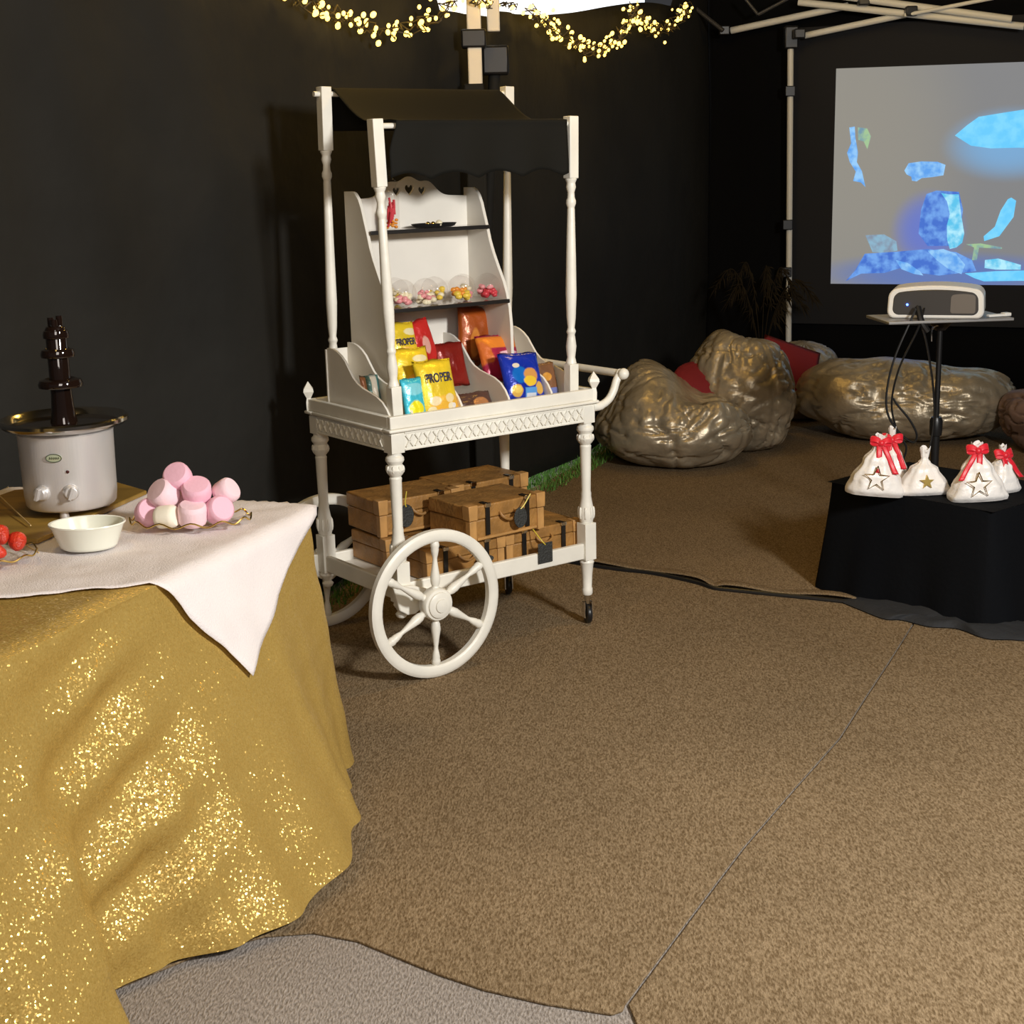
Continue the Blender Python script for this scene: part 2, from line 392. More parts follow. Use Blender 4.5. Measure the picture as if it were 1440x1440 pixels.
# grass strip at the wall foot
gb = MB(); random.seed(3)
for i in range(5200):
    t = random.random(); w_ = random.uniform(-.12, .17)
    x = -1.0+t*1.95; y = 4.95+t*4.25; x += .92*w_+.04; y += -.39*w_
    if x > -.55+0 and y < 5.9: x -= .14
    h = random.uniform(.02, .055); a = random.uniform(0, PI); dx = .004*math.cos(a); dy = .004*math.sin(a); l = random.uniform(-.02, .02); l2 = random.uniform(-.02, .02)
    gb.add([(x-dx, y-dy, .0), (x+dx, y+dy, .0), (x+l, y+l2, h)], [(0, 1, 2)])
o = gb.build('grass', M['grass'], smooth=False); tag(o, 'green grass showing along the foot of the black tent wall', 'grass', kind='stuff')

# ------------------------------------------------------------------ tent legs and trusses
def frame_pole(pts, r, m, parent, name='pole'): b = MB(); b.tube(pts, r, 12); return b.build(name, m, parent)
tf = thing('tent_frame', (-.11, 6.50, 0), 'pair of off-white gazebo legs rising behind the cart, with black sleeves', 'tent frame')
b = MB(); b.box(-.03, .03, -.03, .03, 1.93, 2.75, Matrix.Rotation(.0, 4, 'X')); b.build('leg', M['polewarm'], tf, bevel=.006)
b = MB(); b.box(.055, .11, .10, .15, 2.16, 2.75); b.build('leg', M['polewarm'], tf, bevel=.006)
b = MB(); b.box(-.055, .05, -.05, .05, 2.085, 2.16); b.build('sleeve', M['black'], tf, bevel=.008)
b = MB(); b.box(-.05, .035, -.035, .04, 0, 1.94); b.build('sleeve', M['canvas'], tf, bevel=.008)
b = MB(); b.box(.03, .145, .06, .17, 1.98, 2.10); b.build('bracket', M['black'], tf, bevel=.01)
b = MB(); b.tube([(-.025, .12, 0), (-.02, .12, .62)], .02, 12); b.build('leg', M['polewarm'], tf)
b = MB(); b.tube([(-.02, .12, .60), (.082, .12, 2.0)], .026, 12); b.build('sleeve', M['canvas'], tf)

tf2 = thing('tent_frame', (1.87, 9.83, 0), 'white gazebo corner pole and crossed roof bars beside the projector screen', 'tent frame')
O2 = Vector((1.87, 9.83, 0))
b = MB(); b.tube([(.03, 0, 0), (0, 0, 2.36)], .020, 12); b.build('pole', M['pole'], tf2)
for z in (2.02, 1.17, .86):
    b = MB(); b.box(-.035, .03, -.04, .03, z-.035, z+.03); b.build('strap', M['black'], tf2, bevel=.005)
def q(x, y, z, s=.985): return Vector((x*s, y*s, 1.6+(z-1.6)*s))-O2
bars = [((1.535, 10.155, 2.429), (2.242, 9.855, 2.539), .022, 'pole'), ((1.989, 9.962, 2.371), (2.62, 9.70, 2.472), .020, 'pole'),
        ((1.946, 9.98, 2.581), (3.236, 9.434, 2.352), .022, 'pole'), ((2.20, 9.87, 2.60), (3.168, 9.462, 2.398), .022, 'pole'),
        ((2.57, 9.716, 2.46), (3.062, 9.507, 2.53), .012, 'pole'), ((1.26, 10.271, 2.627), (1.486, 10.176, 2.432), .014, 'projgrille'),
        ((1.62, 10.1, 2.62), (1.70, 10.08, 2.52), .010, 'projgrille'), ((1.70, 10.08, 2.52), (1.95, 9.98, 2.64), .010, 'projgrille')]
for i, (a, c, r, mm) in enumerate(bars):
    b = MB(); b.tube([q(*a, s=.985-.003*i), q(*c, s=.985-.003*i)], r, 10); b.build('truss_bar', M[mm], tf2)
for p in ((1.490, 10.17, 2.432), (1.955, 9.98, 2.385), (2.33, 9.82, 2.565), (2.605, 9.70, 2.482)):
    b = MB(); c = q(*p, s=.975); b.box(c.x-.035, c.x+.035, c.y-.03, c.y+.03, c.z-.03, c.z+.03); b.build('joint', M['black'], tf2, bevel=.008)
b = MB(); b.box(-.045, .045, -.04, .04, 2.28, 2.42); b.build('joint', M['black'], tf2, bevel=.01)

# fairy lights
bulb_me = MB().ball((0, 0, 0), 1, 8, 6).mesh('bulb', M['bulb'])
def garland(pts, count, spread, label, seed, dens=None):
    random.seed(seed)
    root = thing('fairy_lights', pts[0], label, 'string lights', group=None); o0 = Vector(pts[0])
    path = smoothpath([Vector(p)-o0 for p in pts], 10)
    for s in range(3):
        b = MB(); b.tube([p+Vector((random.uniform(-1, 1), random.uniform(-1, 1)*.4, random.uniform(-1, 1)))*spread*.7 for p in path], .0028, 5); b.build('wire', M['wire'], root)
    for i in range(count):
        t = random.random()*(len(path)-1); k = int(t); p = path[k].lerp(path[min(k+1, len(path)-1)], t-k)
        d = Vector((random.gauss(0, .45), random.gauss(0, .25), random.gauss(0, .5)))*spread
        r = random.choice((.006, .0075, .009, .0105))
        link_mesh('bulb', bulb_me, root, p+d, (random.random(), random.random(), 0), (r, r, r*1.25))
garland([(-.80, 5.06, 2.24), (-.66, 5.31, 2.16), (-.54, 5.55, 2.125), (-.42, 5.83, 2.10), (-.28, 6.1, 2.17), (-.18, 6.36, 2.27)], 75, .045, 'string of warm fairy lights swagged at top left of the gazebo legs', 1)
garland([(-.115, 6.40, 2.29), (-.09, 6.45, 2.27), (-.03, 6.60, 2.275), (.07, 6.78, 2.27)], 10, .03, 'few warm fairy lights wound around the off-white gazebo legs', 5)
garland([(.14, 6.95, 2.275), (.24, 7.3, 2.235), (.36, 7.58, 2.175), (.46, 7.72, 2.15), (.56, 7.9, 2.18), (.66, 8.15, 2.27), (.74, 8.3, 2.38)], 85, .052, 'long warm fairy light swag right of the gazebo legs, above the black awning', 2)
garland([(.70, 8.2, 2.40), (.80, 8.55, 2.35), (.90, 8.8, 2.33), (1.02, 9.05, 2.38), (1.15, 9.35, 2.51)], 60, .055, 'small warm fairy light swag farthest right, next to the dark roof bar', 4)

# ------------------------------------------------------------------ the cart
YAW = .636; OC = Vector((-.364, 4.494, 0)); EX = Vector((math.cos(YAW), math.sin(YAW), 0)); EY = Vector((-math.sin(YAW), math.cos(YAW), 0))
def cw(a, b, z): return OC+EX*a+EY*b+Vector((0, 0, z))
cart = thing('candy_cart', OC, 'white wooden candy cart on spoked wheels with turned legs and four tall posts', 'cart', YAW)
W_, D_ = .775, .474
FZ = .008
legprof = [(.016, .112), (.019, .118), (.019, .135), (.0165, .14), (.019, .19), (.023, .225), (.026, .233), (.021, .243)]
legup = [(.022, .375), (.024, .385), (.028, .40), (.027, .42), (.022, .445), (.018, .47), (.0185, .48), (.0165, .49), (.0195, .64), (.0205, .648), (.017, .653), (.026, .664), (.031, .676), (.025, .687), (.022, .692), (.030, .705), (.029, .715), (.022, .722), (.022, .73)]
def leg(x, y, wheel):
    b = MB(); T = TR(x, y, 0)
    for k in range(8):
        a = 2*PI*k/8
        b.ball((x+.026*math.cos(a), y+.026*math.sin(a), .412), .009, 6, 5, None, (.6, .6, 2.6))
        b.ball((x+.026*math.cos(a), y+.026*math.sin(a), .678), .008, 6, 5, None, (.7, .7, 1.6))
    if not wheel:
        b.lathe(legprof, 20, T)
    else:
        b.lathe([(.006, .185), (.016, .192), (.020, .202), (.012, .210), (.018, .222), (.025, .232), (.022, .243)], 20, T)
    b.box(-.024, .024, -.024, .024, .243, .375, T)
    b.lathe(legup, 22, T)
    b.box(-.024, .024, -.024, .024, .73, .79, T)
    return b.build('leg', M['white'], cart, bevel=.0015)
leg(0, 0, True); leg(0, D_, True); leg(W_, 0, False); leg(W_, D_, False)
for y in (0, D_):
    cs = MB(); cs.lathe([(.010, .08), (.012, .11), (.012, .118)], 14, TR(W_, y, 0))
    cs.prism([(-.016, .03), (.020, .03), (.016, .085), (-.012, .088)], -.016, -.012, 'y', TR(W_, y, 0)@RZ(1.2))
    cs.prism([(-.016, .03), (.020, .03), (.016, .085), (-.012, .088)], .012, .016, 'y', TR(W_, y, 0)@RZ(1.2))
    fo = cs.build('caster', M['chrome'], cart)
    ty = MB(); ty.lathe([(.026, -.009), (.033, -.008), (.035, -.004), (.035, .004), (.033, .008), (.026, .009)], 24, TR(W_, y, .035+FZ)@RZ(1.2)@Matrix.Rotation(PI/2, 4, 'X'))
    ty.build('tyre', M['black'], fo)
# lower shelf
b = MB(); b.box(.02, W_-.02, .02, D_-.02, .262, .274); b.build('lower_shelf', M['white2'], cart, bevel=.002)
for (x0, x1, y0, y1) in ((.024, W_-.024, -.016, .004), (.024, W_-.024, D_-.004, D_+.016), (-.016, .004, .024, D_-.024), (W_-.004, W_+.016, .024, D_-.024)):
    b = MB(); b.box(x0, x1, y0, y1, .248, .305); b.build('shelf_rail', M['white'], cart, bevel=.004)
# tray: rim, floor, rail, apron
b = MB(); b.box(-.02, W_+.02, -.02, D_+.02, .775, .788); b.build('tray_floor', M['white2'], cart, bevel=.001)
def ring(z0, z1, o1, t, name, bev=.002):
    for (x0, x1, y0, y1) in ((-o1, W_+o1, -o1, -o1+t), (-o1, W_+o1, D_+o1-t, D_+o1), (-o1, -o1+t, -o1+t, D_+o1-t), (W_+o1-t, W_+o1, -o1+t, D_+o1-t)):
        b = MB(); b.box(x0, x1, y0, y1, z0, z1); b.build(name, M['white'], cart, bevel=bev)
ring(.735, .797, .022, .018, 'apron')
ring(.797, .808, .036, .05, 'tray_rim', .004)
ring(.808, .848, .028, .020, 'tray_rail', .003)
# carved lattice on the aprons
def lattice(L_, T):
    b = MB(); n_ = int(L_/.034); st = L_/n_
    for k in range(n_):
        x = (k+.5)*st
        for s in (-1, 1):
            b.box(-.0225, .0225, -.005, 0, -.0022, .0022, T@TR(x, -.001, .766)@Matrix.Rotation(s*.95, 4, 'Y'))
        b.ball((x, 0, .766), .006, 6, 4, T)
    b.box(0, L_, -.004, 0, .737, .741, T); b.box(0, L_, -.004, 0, .790, .795, T)
    return b.build('carved_lattice', M['white'], cart)
lattice(W_-.05, TR(.025, -.022, 0)); lattice(D_-.05, TR(-.022, D_-.025, 0)@RZ(-PI/2)); lattice(D_-.05, TR(W_+.022, .025, 0)@RZ(PI/2))
for x, y in ((0, 0), (0, D_), (W_, 0), (W_, D_)):     # corner fins: little carved points over each corner
    b = MB(); sx = -1 if x == 0 else 1; sy = -1 if y == 0 else 1
    cx = x+sx*.022; cy = y+sy*.022
    if (x, y) == (0, 0): continue
    b.lathe([(.012, .806), (.013, .835), (.010, .85), (.024, .872), (.022, .882), (.001, .906)], 4, TR(cx, cy, 0)@RZ(.3))
    b.build('finial', M['white'], cart, angle=20)
# tall posts
def post(p0, p1, ztop):
    p0 = Vector(p0); p1 = Vector(p1); d = p1-p0
    rot = Vector((0, 0, 1)).rotation_difference(d.normalized()).to_matrix().to_4x4()
    T = TR(*p0)@rot; H = d.length; b = MB(); hs = .0185
    b.box(-hs, hs, -hs, hs, 0, .145, T); h2 = H-.20
    prof = [(.019, .145), (.017, .155), (.0135, .168), (.016, .185), (.018, .205), (.014, .235), (.0125, .245), (.0165, .255), (.012, .268), (.0155, .30), (.0185, .38), (.0165, .50), (.0125, h2-.10), (.0115, h2-.095), (.0165, h2-.082), (.0165, h2-.072), (.0125, h2-.062), (.0115, h2-.045), (.0165, h2-.028), (.014, h2-.015), (.019, h2-.004), (.020, h2)]
    b.lathe(prof, 20, T)
    b.box(-hs, hs, -hs, hs, h2, H, T)
    return b.build('post', M['white'], cart, bevel=.0025)
PF = [((.739, .03, .788), (.756, .03, 1.750)), ((.030, .03, .788), (.001, .03, 1.743)), ((.046, .44, .788), (.066, .44, 1.858)), ((.772, .44, .788), (.802, .44, 1.866))]
for a, c in PF: post(a, c, 0)
b = MB(); b.prism([(.0, .79), (.055, .79), (.04, .80), (.015, .83), (0, .87)], -.012, .012, 'x', TR(.739, .05, 0)@RZ(-PI/2)); b.build('post_brace', M['white'], cart)
# dowels carrying the awning
b = MB(); b.tube([(.005, .03, 1.722), (.765, .03, 1.727)], .0085, 12); b.build('dowel', M['white'], cart)
b = MB(); b.tube([(.028, .44, 1.835), (.82, .44, 1.842)], .0085, 12); b.build('dowel', M['white'], cart)
# push handle at the right end
for y in (-.012, D_+.012):
    b = MB(); b.tube(smoothpath([(W_+.02, y, .782), (.835, y, .783), (.872, y, .80), (.895, y, .83), (.908, y, .862), (.925, y, .885)], 5), [.016]*6+[.014]*20, 12); b.ball((.925, y, .885), .017, 12, 8); b.build('handle_arm', M['white'], cart)
b = MB(); b.tube([(.925, -.03, .885), (.925, D_+.03, .885)], .0135, 14); b.ball((.925, -.03, .885), .020, 12, 8); b.ball((.925, D_+.03, .885), .019, 12, 8); b.build('handle_bar', M['white'], cart)
# wheels
def wheel(y, side):
    HX, HZ, R = .059, .241+FZ, .241
    T = TR(HX, y, HZ)@Matrix.Rotation(PI/2, 4, 'X')      # wheel axis along local y, +z' = toward -y
    rim = MB(); prof = [(R-.038, -.010), (R-.034, -.015), (R-.006, -.014), (R, -.010), (R, .010), (R-.006, .014), (R-.012, .016), (R-.030, .016), (R-.035, .013), (R-.038, .010), (R-.038, -.010)]
    rim.lathe(prof, 64, T, caps=False); ro = rim.build('wheel', M['white'], cart, angle=35)
    hub = MB(); s = side
    hub.lathe([(.020, -.03*s), (.036, -.022*s), (.043, -.012*s), (.043, .014*s), (.040, .020*s), (.034, .022*s), (.033, .027*s), (.026, .031*s), (.018, .032*s), (.017, .036*s), (.010, .038*s), (.001, .039*s)], 28, T@Matrix.Diagonal((1.25, 1.25, 1.1, 1))); hub.build('hub', M['white'], ro)
    for k in range(6):
        a = PI/2-.03+k*PI/3
        Ts = T@Matrix.Rotation(a, 4, 'Z')@Matrix.Rotation(PI/2, 4, 'Y')
        sp = MB(); sp.lathe([(r_*1.18, z_) for r_, z_ in [(.010, .040), (.012, .050), (.009, .058), (.0125, .068), (.0135, .085), (.0095, .115), (.0065, .140), (.0062, .150), (.0085, .160), (.011, .176), (.0105, .182), (.0125, .189), (.012, .196), (.009, .206)]], 14, Ts); sp.build('spoke', M['white'], ro)
wheel(-.111, 1); wheel(D_+.111, -1)
b = MB(); b.tube([(.059, -.10, .249), (.059, D_+.10, .249)], .012, 12); b.build('axle', M['white'], cart)
for y, s in ((-.018, -1), (D_+.018, 1)):
    b = MB(); b.prism([(-.05, .305), (-.035, .25), (-.03, .225), (.0, .205), (.03, .203), (.06, .222), (.09, .225), (.13, .235), (.16, .250), (.16, .262), (.10, .27), (.02, .30)], min(y, y+s*.022), max(y, y+s*.022), 'y'); b.build('axle_bracket', M['white'], cart, bevel=.004)
    b = MB(); b.lathe([(.012, .02), (.02, .03), (.014, .05), (.017, .075), (.012, .085)], 16, TR(.059, y, .249)@Matrix.Rotation(PI/2*(-s), 4, 'X')); b.build('axle_sleeve', M['white'], cart)

# black awning over the cart
aw = MB()
prof = []
for i in range(13):
    t = i/12; prof.append((.458-.45*t, 1.858-.120*t-.05*math.sin(PI*t)**1.5))
back = [(.464, 1.72), (.462, 1.80)]
front = [(.010, 1.720), (.008, 1.69), (.006, 1.65), (.004, 1.61), (.004, 1.570)]
pp = back+prof+front
def af(u, v):
    k = v*(len(pp)-1); i = min(int(k), len(pp)-2); y = pp[i][0]+(pp[i+1][0]-pp[i][0])*(k-i); z = pp[i][1]+(pp[i+1][1]-pp[i][1])*(k-i)
    a0 = .082+(.0 if k < 2 else 0); a1 = .722
    tb = max(0, min(1, (y-.02)/.42)); a0 = (.062 if k <= 15 else .062-.030*min(1, (k-15)/2))+.035*tb; a1 = .722+.05*tb
    x = a0+(a1-a0)*u
    if 2 <= k <= 14: z -= .022*math.sin(PI*u)*math.sin(PI*(k-2)/12)**2
    if k > 14:
        h = (k-14)/5; y -= .006*math.sin(u*19)*h; z += (.022*abs(math.sin(u*PI*4.0+.4))-.010)*max(0, (k-16)/3)
    return (x, y, z)
aw.grid(af, 72, 60)
o = aw.build('awning', M['awning'], None, solid=.002, angle=180, loc=OC, rot=(0, 0, YAW))
tag(o, 'black fabric awning with a hanging front valance, draped over the cart posts', 'awning')

# display hutch standing in the tray
HZ0 = .789
hut = thing('display_stand', cw(.35, .2, HZ0), 'white display stand with heart cut-outs, two shelves and wavy dividers', 'display stand', YAW)
def hl(a, b, z): return (a-.35, b-.2, z-HZ0)
def hp(poly): return [(b-.2, z-HZ0) for b, z in poly]
side = [(.412, HZ0), (.412, 1.527), (.36, 1.527), (.345, 1.522), (.325, 1.503), (.310, 1.475), (.298, 1.44), (.282, 1.395), (.268, 1.35), (.250, 1.31), (.225, 1.265), (.195, 1.215), (.178, 1.175), (.165, 1.13), (.158, 1.07), (.156, .98), (.156, HZ0)]
for a in (.105, .582):
    b = MB(); b.prism(hp(side), a-.35, a-.35+.012, 'x'); b.build('side_panel', M['white2'], hut, bevel=.0015)
def curve_plate(splines, th):
    cu = bpy.data.curves.new('tmp', 'CURVE'); cu.dimensions = '2D'; cu.fill_mode = 'BOTH'; cu.extrude = th/2
    for pts in splines:
        sp = cu.splines.new('POLY'); sp.points.add(len(pts)-1)
        for i, p in enumerate(pts): sp.points[i].co = (p[0], p[1], 0, 1)
        sp.use_cyclic_u = True
    ob = bpy.data.objects.new('tmp', cu); COL.objects.link(ob); dg = bpy.context.evaluated_depsgraph_get()
    me = bpy.data.meshes.new_from_object(ob.evaluated_get(dg)); bpy.data.objects.remove(ob); bpy.data.curves.remove(cu); return me
def heart(cx, cy, s):
    out = []
    for k in range(28):
        t = 2*PI*k/28; out.append((cx+s*16*math.sin(t)**3/17, cy+s*(13*math.cos(t)-5*math.cos(2*t)-2*math.cos(3*t)-math.cos(4*t))/17*1.15))
    return out
top = []
for i in range(49):
    t = i/48; x = .117+.465*t; c = abs(t-.5)*2
    z = 1.500+.010*(1-c)+.058*math.exp(-((t-.5)/.10)**2)+.042*math.exp(-((abs(t-.5)-.165)/.085)**2)
    top.append((x-.35, z-HZ0))
outline = [(.582-.35, 0), (.117-.35, 0)]+top
me = curve_plate([outline, heart(.3495-.35, 1.527-HZ0, .019), heart(.298-.35, 1.522-HZ0, .0155), heart(.400-.35, 1.522-HZ0, .0155)], .010)
me.materials.clear(); me.materials.append(M['white2'])
bp = link_mesh('back_panel', me, hut, (0, .40-.2, 0), (PI/2, 0, 0))
for z, yf in ((1.397, .272), (1.152, .168)):
    b = MB(); b.box(.117-.35, .582-.35, yf-.2, .394-.2, z-.006-HZ0, z+.004-HZ0); so = b.build('shelf', M['shelftop'], hut)
    b = MB(); b.box(.113-.35, .586-.35, yf-.2-.006, yf-.2, z-.008-HZ0, z+.005-HZ0); b.build('shelf_edge', M['shelfblack'], so, bevel=.0015)
div = [(.398, HZ0), (.398, 1.037), (.36, 1.037), (.335, 1.031), (.31, 1.020), (.285, 1.003), (.262, .978), (.240, .955), (.215, .938), (.18, .925), (.14, .917), (.10, .908), (.065, .893), (.04, .872), (.022, .848), (.012, .82), (.010, HZ0)]
for a in (.006, .085, .277, .468, .648, .752):
    T = Matrix.Identity(4); sh = 0
    pl = hp(div)
    if a in (.006,): pl = hp([(b_-.0, z_-.012 if z_ > .8 else z_) for b_, z_ in div])
    if a in (.277, .478, .640): pl = hp([(min(b_, .39), z_) for b_, z_ in div])
    b = MB(); b.prism(pl, a-.35-.004, a-.35+.004, 'x'); b.build('divider', M['white2'], hut, bevel=.001)
b = MB(); b.box(-.002-.35, .758-.35, .398-.2, .404-.2, 0, 1.02-HZ0-.0); 
b.build('back_board', M['white2'], hut)

# ------------------------------------------------------------------ snack packets
def packet(name, a, b, z, w_, h, t, m, lean, label, rz=0, roll=0, seed=0, group='snack packets in the display stand', cat='snack packet', crimp=.012):
    root = thing(name, cw(a, b, z), label, cat, group=None)
    root['group'] = group
    root.rotation_euler = (Matrix.Rotation(YAW+rz, 4, 'Z')@Matrix.Rotation(-lean, 4, 'X')@Matrix.Rotation(roll, 4, 'Y')).to_euler()
    mb = MB()
    for s in (-1, 1):
        def fn(u, v, s=s):
            x = (u-.5)*2; y = (v-.5)*2
            sx = w_/2*(1-.05*(1-y*y)); pill = max(0, (1-abs(x)**2.6))*max(0, (1-abs(y)**3.2))
            th = t/2*pill**.55
            wr = .004*fbm((u*4+seed, v*4, s), 1.6, seed)*(1-abs(y)**4)
            d = -s*(th+wr*pill)
            return (x*sx, d, h*v+.004*math.sin(x*5+seed)*(abs(y) > .9))
        mb.grid(fn, 18, 20)
    mb.build('bag', m, root, angle=180)
    for z0 in (0, h-crimp):
        c = MB()
        c.grid(lambda u, v: ((u-.5)*w_*.97, .0018*math.sin(u*60), z0+crimp*v), 60, 1)
        c.build('crimped_edge', m, root, solid=.0012, angle=180)
    return root
YEL = (.86, .62, .03)
m_y = print_mat('yellow popcorn print', YEL, [('o', .02, .035, .07, .03, (.90, .52, .06)), ('o', -.025, .05, .022, .015, (.95, .80, .50)), ('o', .03, .055, .018, .014, (.95, .78, .42)), ('o', .035, .028, .014, .012, (.93, .85, .60)), ('o', -.04, .022, .016, .012, (.93, .82, .50)), ('o', -.005, .008, .028, .014, (.85, .22, .48)), ('o', .045, .03, .008, .008, (.9, .9, .9))])
m_y2 = print_mat('yellow popcorn print far', YEL, [('o', .0, .05, .04, .02, (.92, .55, .10)), ('o', .03, .12, .03, .012, (.95, .85, .5))])
m_sky = print_mat('sky blue print', (.06, .55, .72), [('o', .0, .036, .027, .027, (.90, .82, .02)), ('s', -.0, .005, .05, .012, (.10, .50, .45)), ('o', 0, .10, .04, .02, (.25, .70, .82))])
m_blue = print_mat('royal blue print', (.012, .035, .42), [('o', -.022, .085, .03, .03, (.01, .16, .62)), ('o', .022, .083, .030, .024, (.75, .36, .10)), ('o', .015, .062, .026, .018, (.92, .62, .05)), ('o', -.042, .032, .022, .022, (.82, .50, .10)), ('o', -.040, .036, .015, .013, (.95, .68, .15)), ('o', .052, .036, .018, .022, (.80, .48, .10)), ('r', .014, .022, .024, .018, (.12, .38, .85)), ('r', .014, .014, .020, .007, (.75, .80, .9)), ('o', -.03, .118, .014, .008, (.85, .75, .6))], rough=.2)
m_red = print_mat('red foil', (.62, .03, .025), [('o', .01, .08, .015, .03, (.80, .42, .34)), ('o', -.02, .04, .02, .03, (.45, .01, .01))])
m_dred = print_mat('dark red foil', (.24, .015, .01), [])
m_or = print_mat('orange brown foil', (.36, .075, .01), [('o', -.02, .06, .02, .05, (.66, .24, .04)), ('o', .03, .03, .02, .02, (.10, .06, .05)), ('o', .04, .03, .012, .006, (.75, .70, .65))])
m_pur = print_mat('orange and magenta foil', (.42, .02, .07), [('r', 0, .135, .10, .022, (.82, .25, .03)), ('o', -.07, .08, .035, .06, (.66, .16, .03)), ('o', .03, .095, .04, .006, (.88, .55, .62)), ('o', 0, .04, .1, .03, (.34, .015, .06))])
m_br = print_mat('brown foil', (.25, .12, .06), [('o', 0, .07, .02, .015, (.75, .35, .06)), ('r', 0, .02, .05, .01, (.2, .25, .6))])
m_lo = print_mat('dark mixed foil', (.10, .05, .04), [('o', .02, .03, .03, .02, (.45, .20, .08)), ('r', 0, .008, .08, .008, (.06, .06, .35))])
m_tl = print_mat('teal foil', (.10, .20, .18), [('r', -.03, .05, .012, .06, (.6, .28, .16)), ('r', .01, .05, .012, .06, (.55, .5, .42)), ('r', .035, .04, .010, .06, (.01, .12, .12))])

def lettering(body, parent, size, loc, m, rot=(PI/2, 0, 0), extrude=.0004, sx=1):
    cu = bpy.data.curves.new('tmp', 'FONT'); cu.body = body; cu.size = size; cu.extrude = extrude; cu.align_x = 'CENTER'; cu.align_y = 'CENTER'; cu.offset = size*.015
    ob = bpy.data.objects.new('tmp', cu); COL.objects.link(ob); dg = bpy.context.evaluated_depsgraph_get()
    me = bpy.data.meshes.new_from_object(ob.evaluated_get(dg)); bpy.data.objects.remove(ob); bpy.data.curves.remove(cu)
    me.materials.clear(); me.materials.append(m)
    return link_mesh('lettering', me, parent, loc, rot, (sx, 1.15, 1))
py = packet('popcorn_packet', .205, .035, .815, .148, .185, .055, m_y, .28, 'big yellow popcorn packet standing in the front of the tray, black lettering near its top', seed=1)
lettering('PROPER', py, .036, (-.002, -.0300, .122), M['ink'], sx=.76)
p2 = packet('popcorn_packet', .188, .20, .955, .112, .155, .045, m_y2, .30, 'yellow popcorn packet highest up at left of the tray, just beside the front post', seed=2)
lettering('PROPER', p2, .028, (0, -.026, .085), M['ink'], sx=.74)
packet('popcorn_packet', .175, .125, .875, .15, .16, .045, m_y2, .35, 'yellow popcorn packet squeezed between the front yellow packet and the upper one', seed=3)
packet('snack_packet', .105, .028, .815, .082, .135, .03, m_sky, .22, 'small sky blue packet with a yellow disc, leftmost at the tray front', seed=4)
packet('crisp_packet', .562, .05, .825, .165, .165, .05, m_blue, .38, 'royal blue crisp packet with golden pictures at the right of the tray', seed=5, roll=.05)
packet('sweet_packet', .305, .25, .94, .11, .165, .045, m_red, .15, 'bright red foil packet leaning against the middle divider', seed=6, roll=-.25)
packet('sweet_packet', .385, .215, .875, .125, .15, .04, m_dred, .3, 'dark red packet lying low behind the big yellow popcorn packet', seed=7)
packet('crisp_packet', .536, .300, .94, .160, .185, .05, m_or, .12, 'orange brown crisp packet standing tallest at the back of the display stand', seed=8, roll=.12)
packet('crisp_packet', .610, .345, .915, .10, .165, .04, m_or, .1, 'orange brown crisp packet half hidden behind the magenta packet, near the side panel', seed=9)
packet('crisp_packet', .558, .165, .880, .168, .165, .05, m_pur, .42, 'magenta packet with an orange top band behind the royal blue crisp packet', seed=10, roll=.04)
packet('snack_packet', .695, .10, .815, .10, .12, .035, m_br, .3, 'brown packet in the rightmost compartment beside the front post', seed=11)
packet('snack_packet', .385, .085, .80, .15, .075, .03, m_lo, .6, 'dark low packet lying between the big yellow popcorn packet and the royal blue one', seed=12)
packet('snack_packet', .045, .19, .84, .07, .11, .03, m_tl, .2, 'teal and orange packet in the outer left compartment', seed=13)

# ------------------------------------------------------------------ sweets on the shelves
def pebbles(n_, rad, z0, z1, r, seed):
    random.seed(seed); b = MB()
    for i in range(n_):
        a = random.random()*2*PI; q_ = rad*math.sqrt(random.random())
        b.ball((q_*math.cos(a), q_*math.sin(a), random.uniform(z0, z1)), r*random.uniform(.8, 1.2), 7, 5, None, (1, random.uniform(.7, 1), .8))
    return b
def globe(a, b_, m1, m2, label, seed, r=.045):
    root = thing('sweet_cup', cw(a, b_, 1.157), label, 'sweet cup', group='clear cups of sweets on the middle shelf')
    g_ = MB(); pr = [(.018, .0), (.022, .002)]
    for k in range(1, 13):
        ph = PI*(.17+.80*k/12); pr.append((max(.002, r*math.sin(ph)), r*.93-r*math.cos(ph)))
    g_.lathe(pr, 24, None); g_.build('clear_globe', M['clearp'], root)
    pb = pebbles(18, .026, .010, .030, .0105, seed).build('sweets', m1, root); pb['kind'] = 'stuff'
    pb = pebbles(12, .028, .016, .048, .0095, seed+50).build('sweets', m2, root); pb['kind'] = 'stuff'
globe(.545, .235, M['sweetred'], M['sweetpink'], 'clear cup of dark red sweets at the right end of the middle shelf', 1)
globe(.470, .275, M['sweetpink'], M['sweetwh'], 'clear cup of rosy sweets second from the right on the middle shelf', 2)
globe(.425, .222, M['sweetyel'], M['sweetor'], 'clear cup of yellow and orange sweets in the middle of the middle shelf', 3)
globe(.345, .260, M['sweetwh'], M['sweetyel'], 'clear cup of pale yellow sweets left of the yellow and orange ones', 4)
globe(.285, .222, M['sweetwh'], M['sweetpink'], 'clear cup of pale sweets third from the left on the middle shelf', 5)
globe(.205, .235, M['sweetpink'], M['sweetwh'], 'clear cup of pink sweets next to the front post on the middle shelf', 6)
globe(.235, .330, M['sweetyel'], M['sweetwh'], 'clear cup of light yellow sweets at the back left of the middle shelf', 7)
j = thing('sweet_jar', cw(.224, .315, 1.402), 'slim glass jar of red sweets with a glass stopper on the top shelf', 'jar')
b = MB(); b.lathe([(.022, 0), (.026, .003), (.0265, .02), (.0265, .115), (.024, .128), (.019, .136), (.019, .142), (.023, .145)], 24); b.build('glass_body', M['glass'], j)
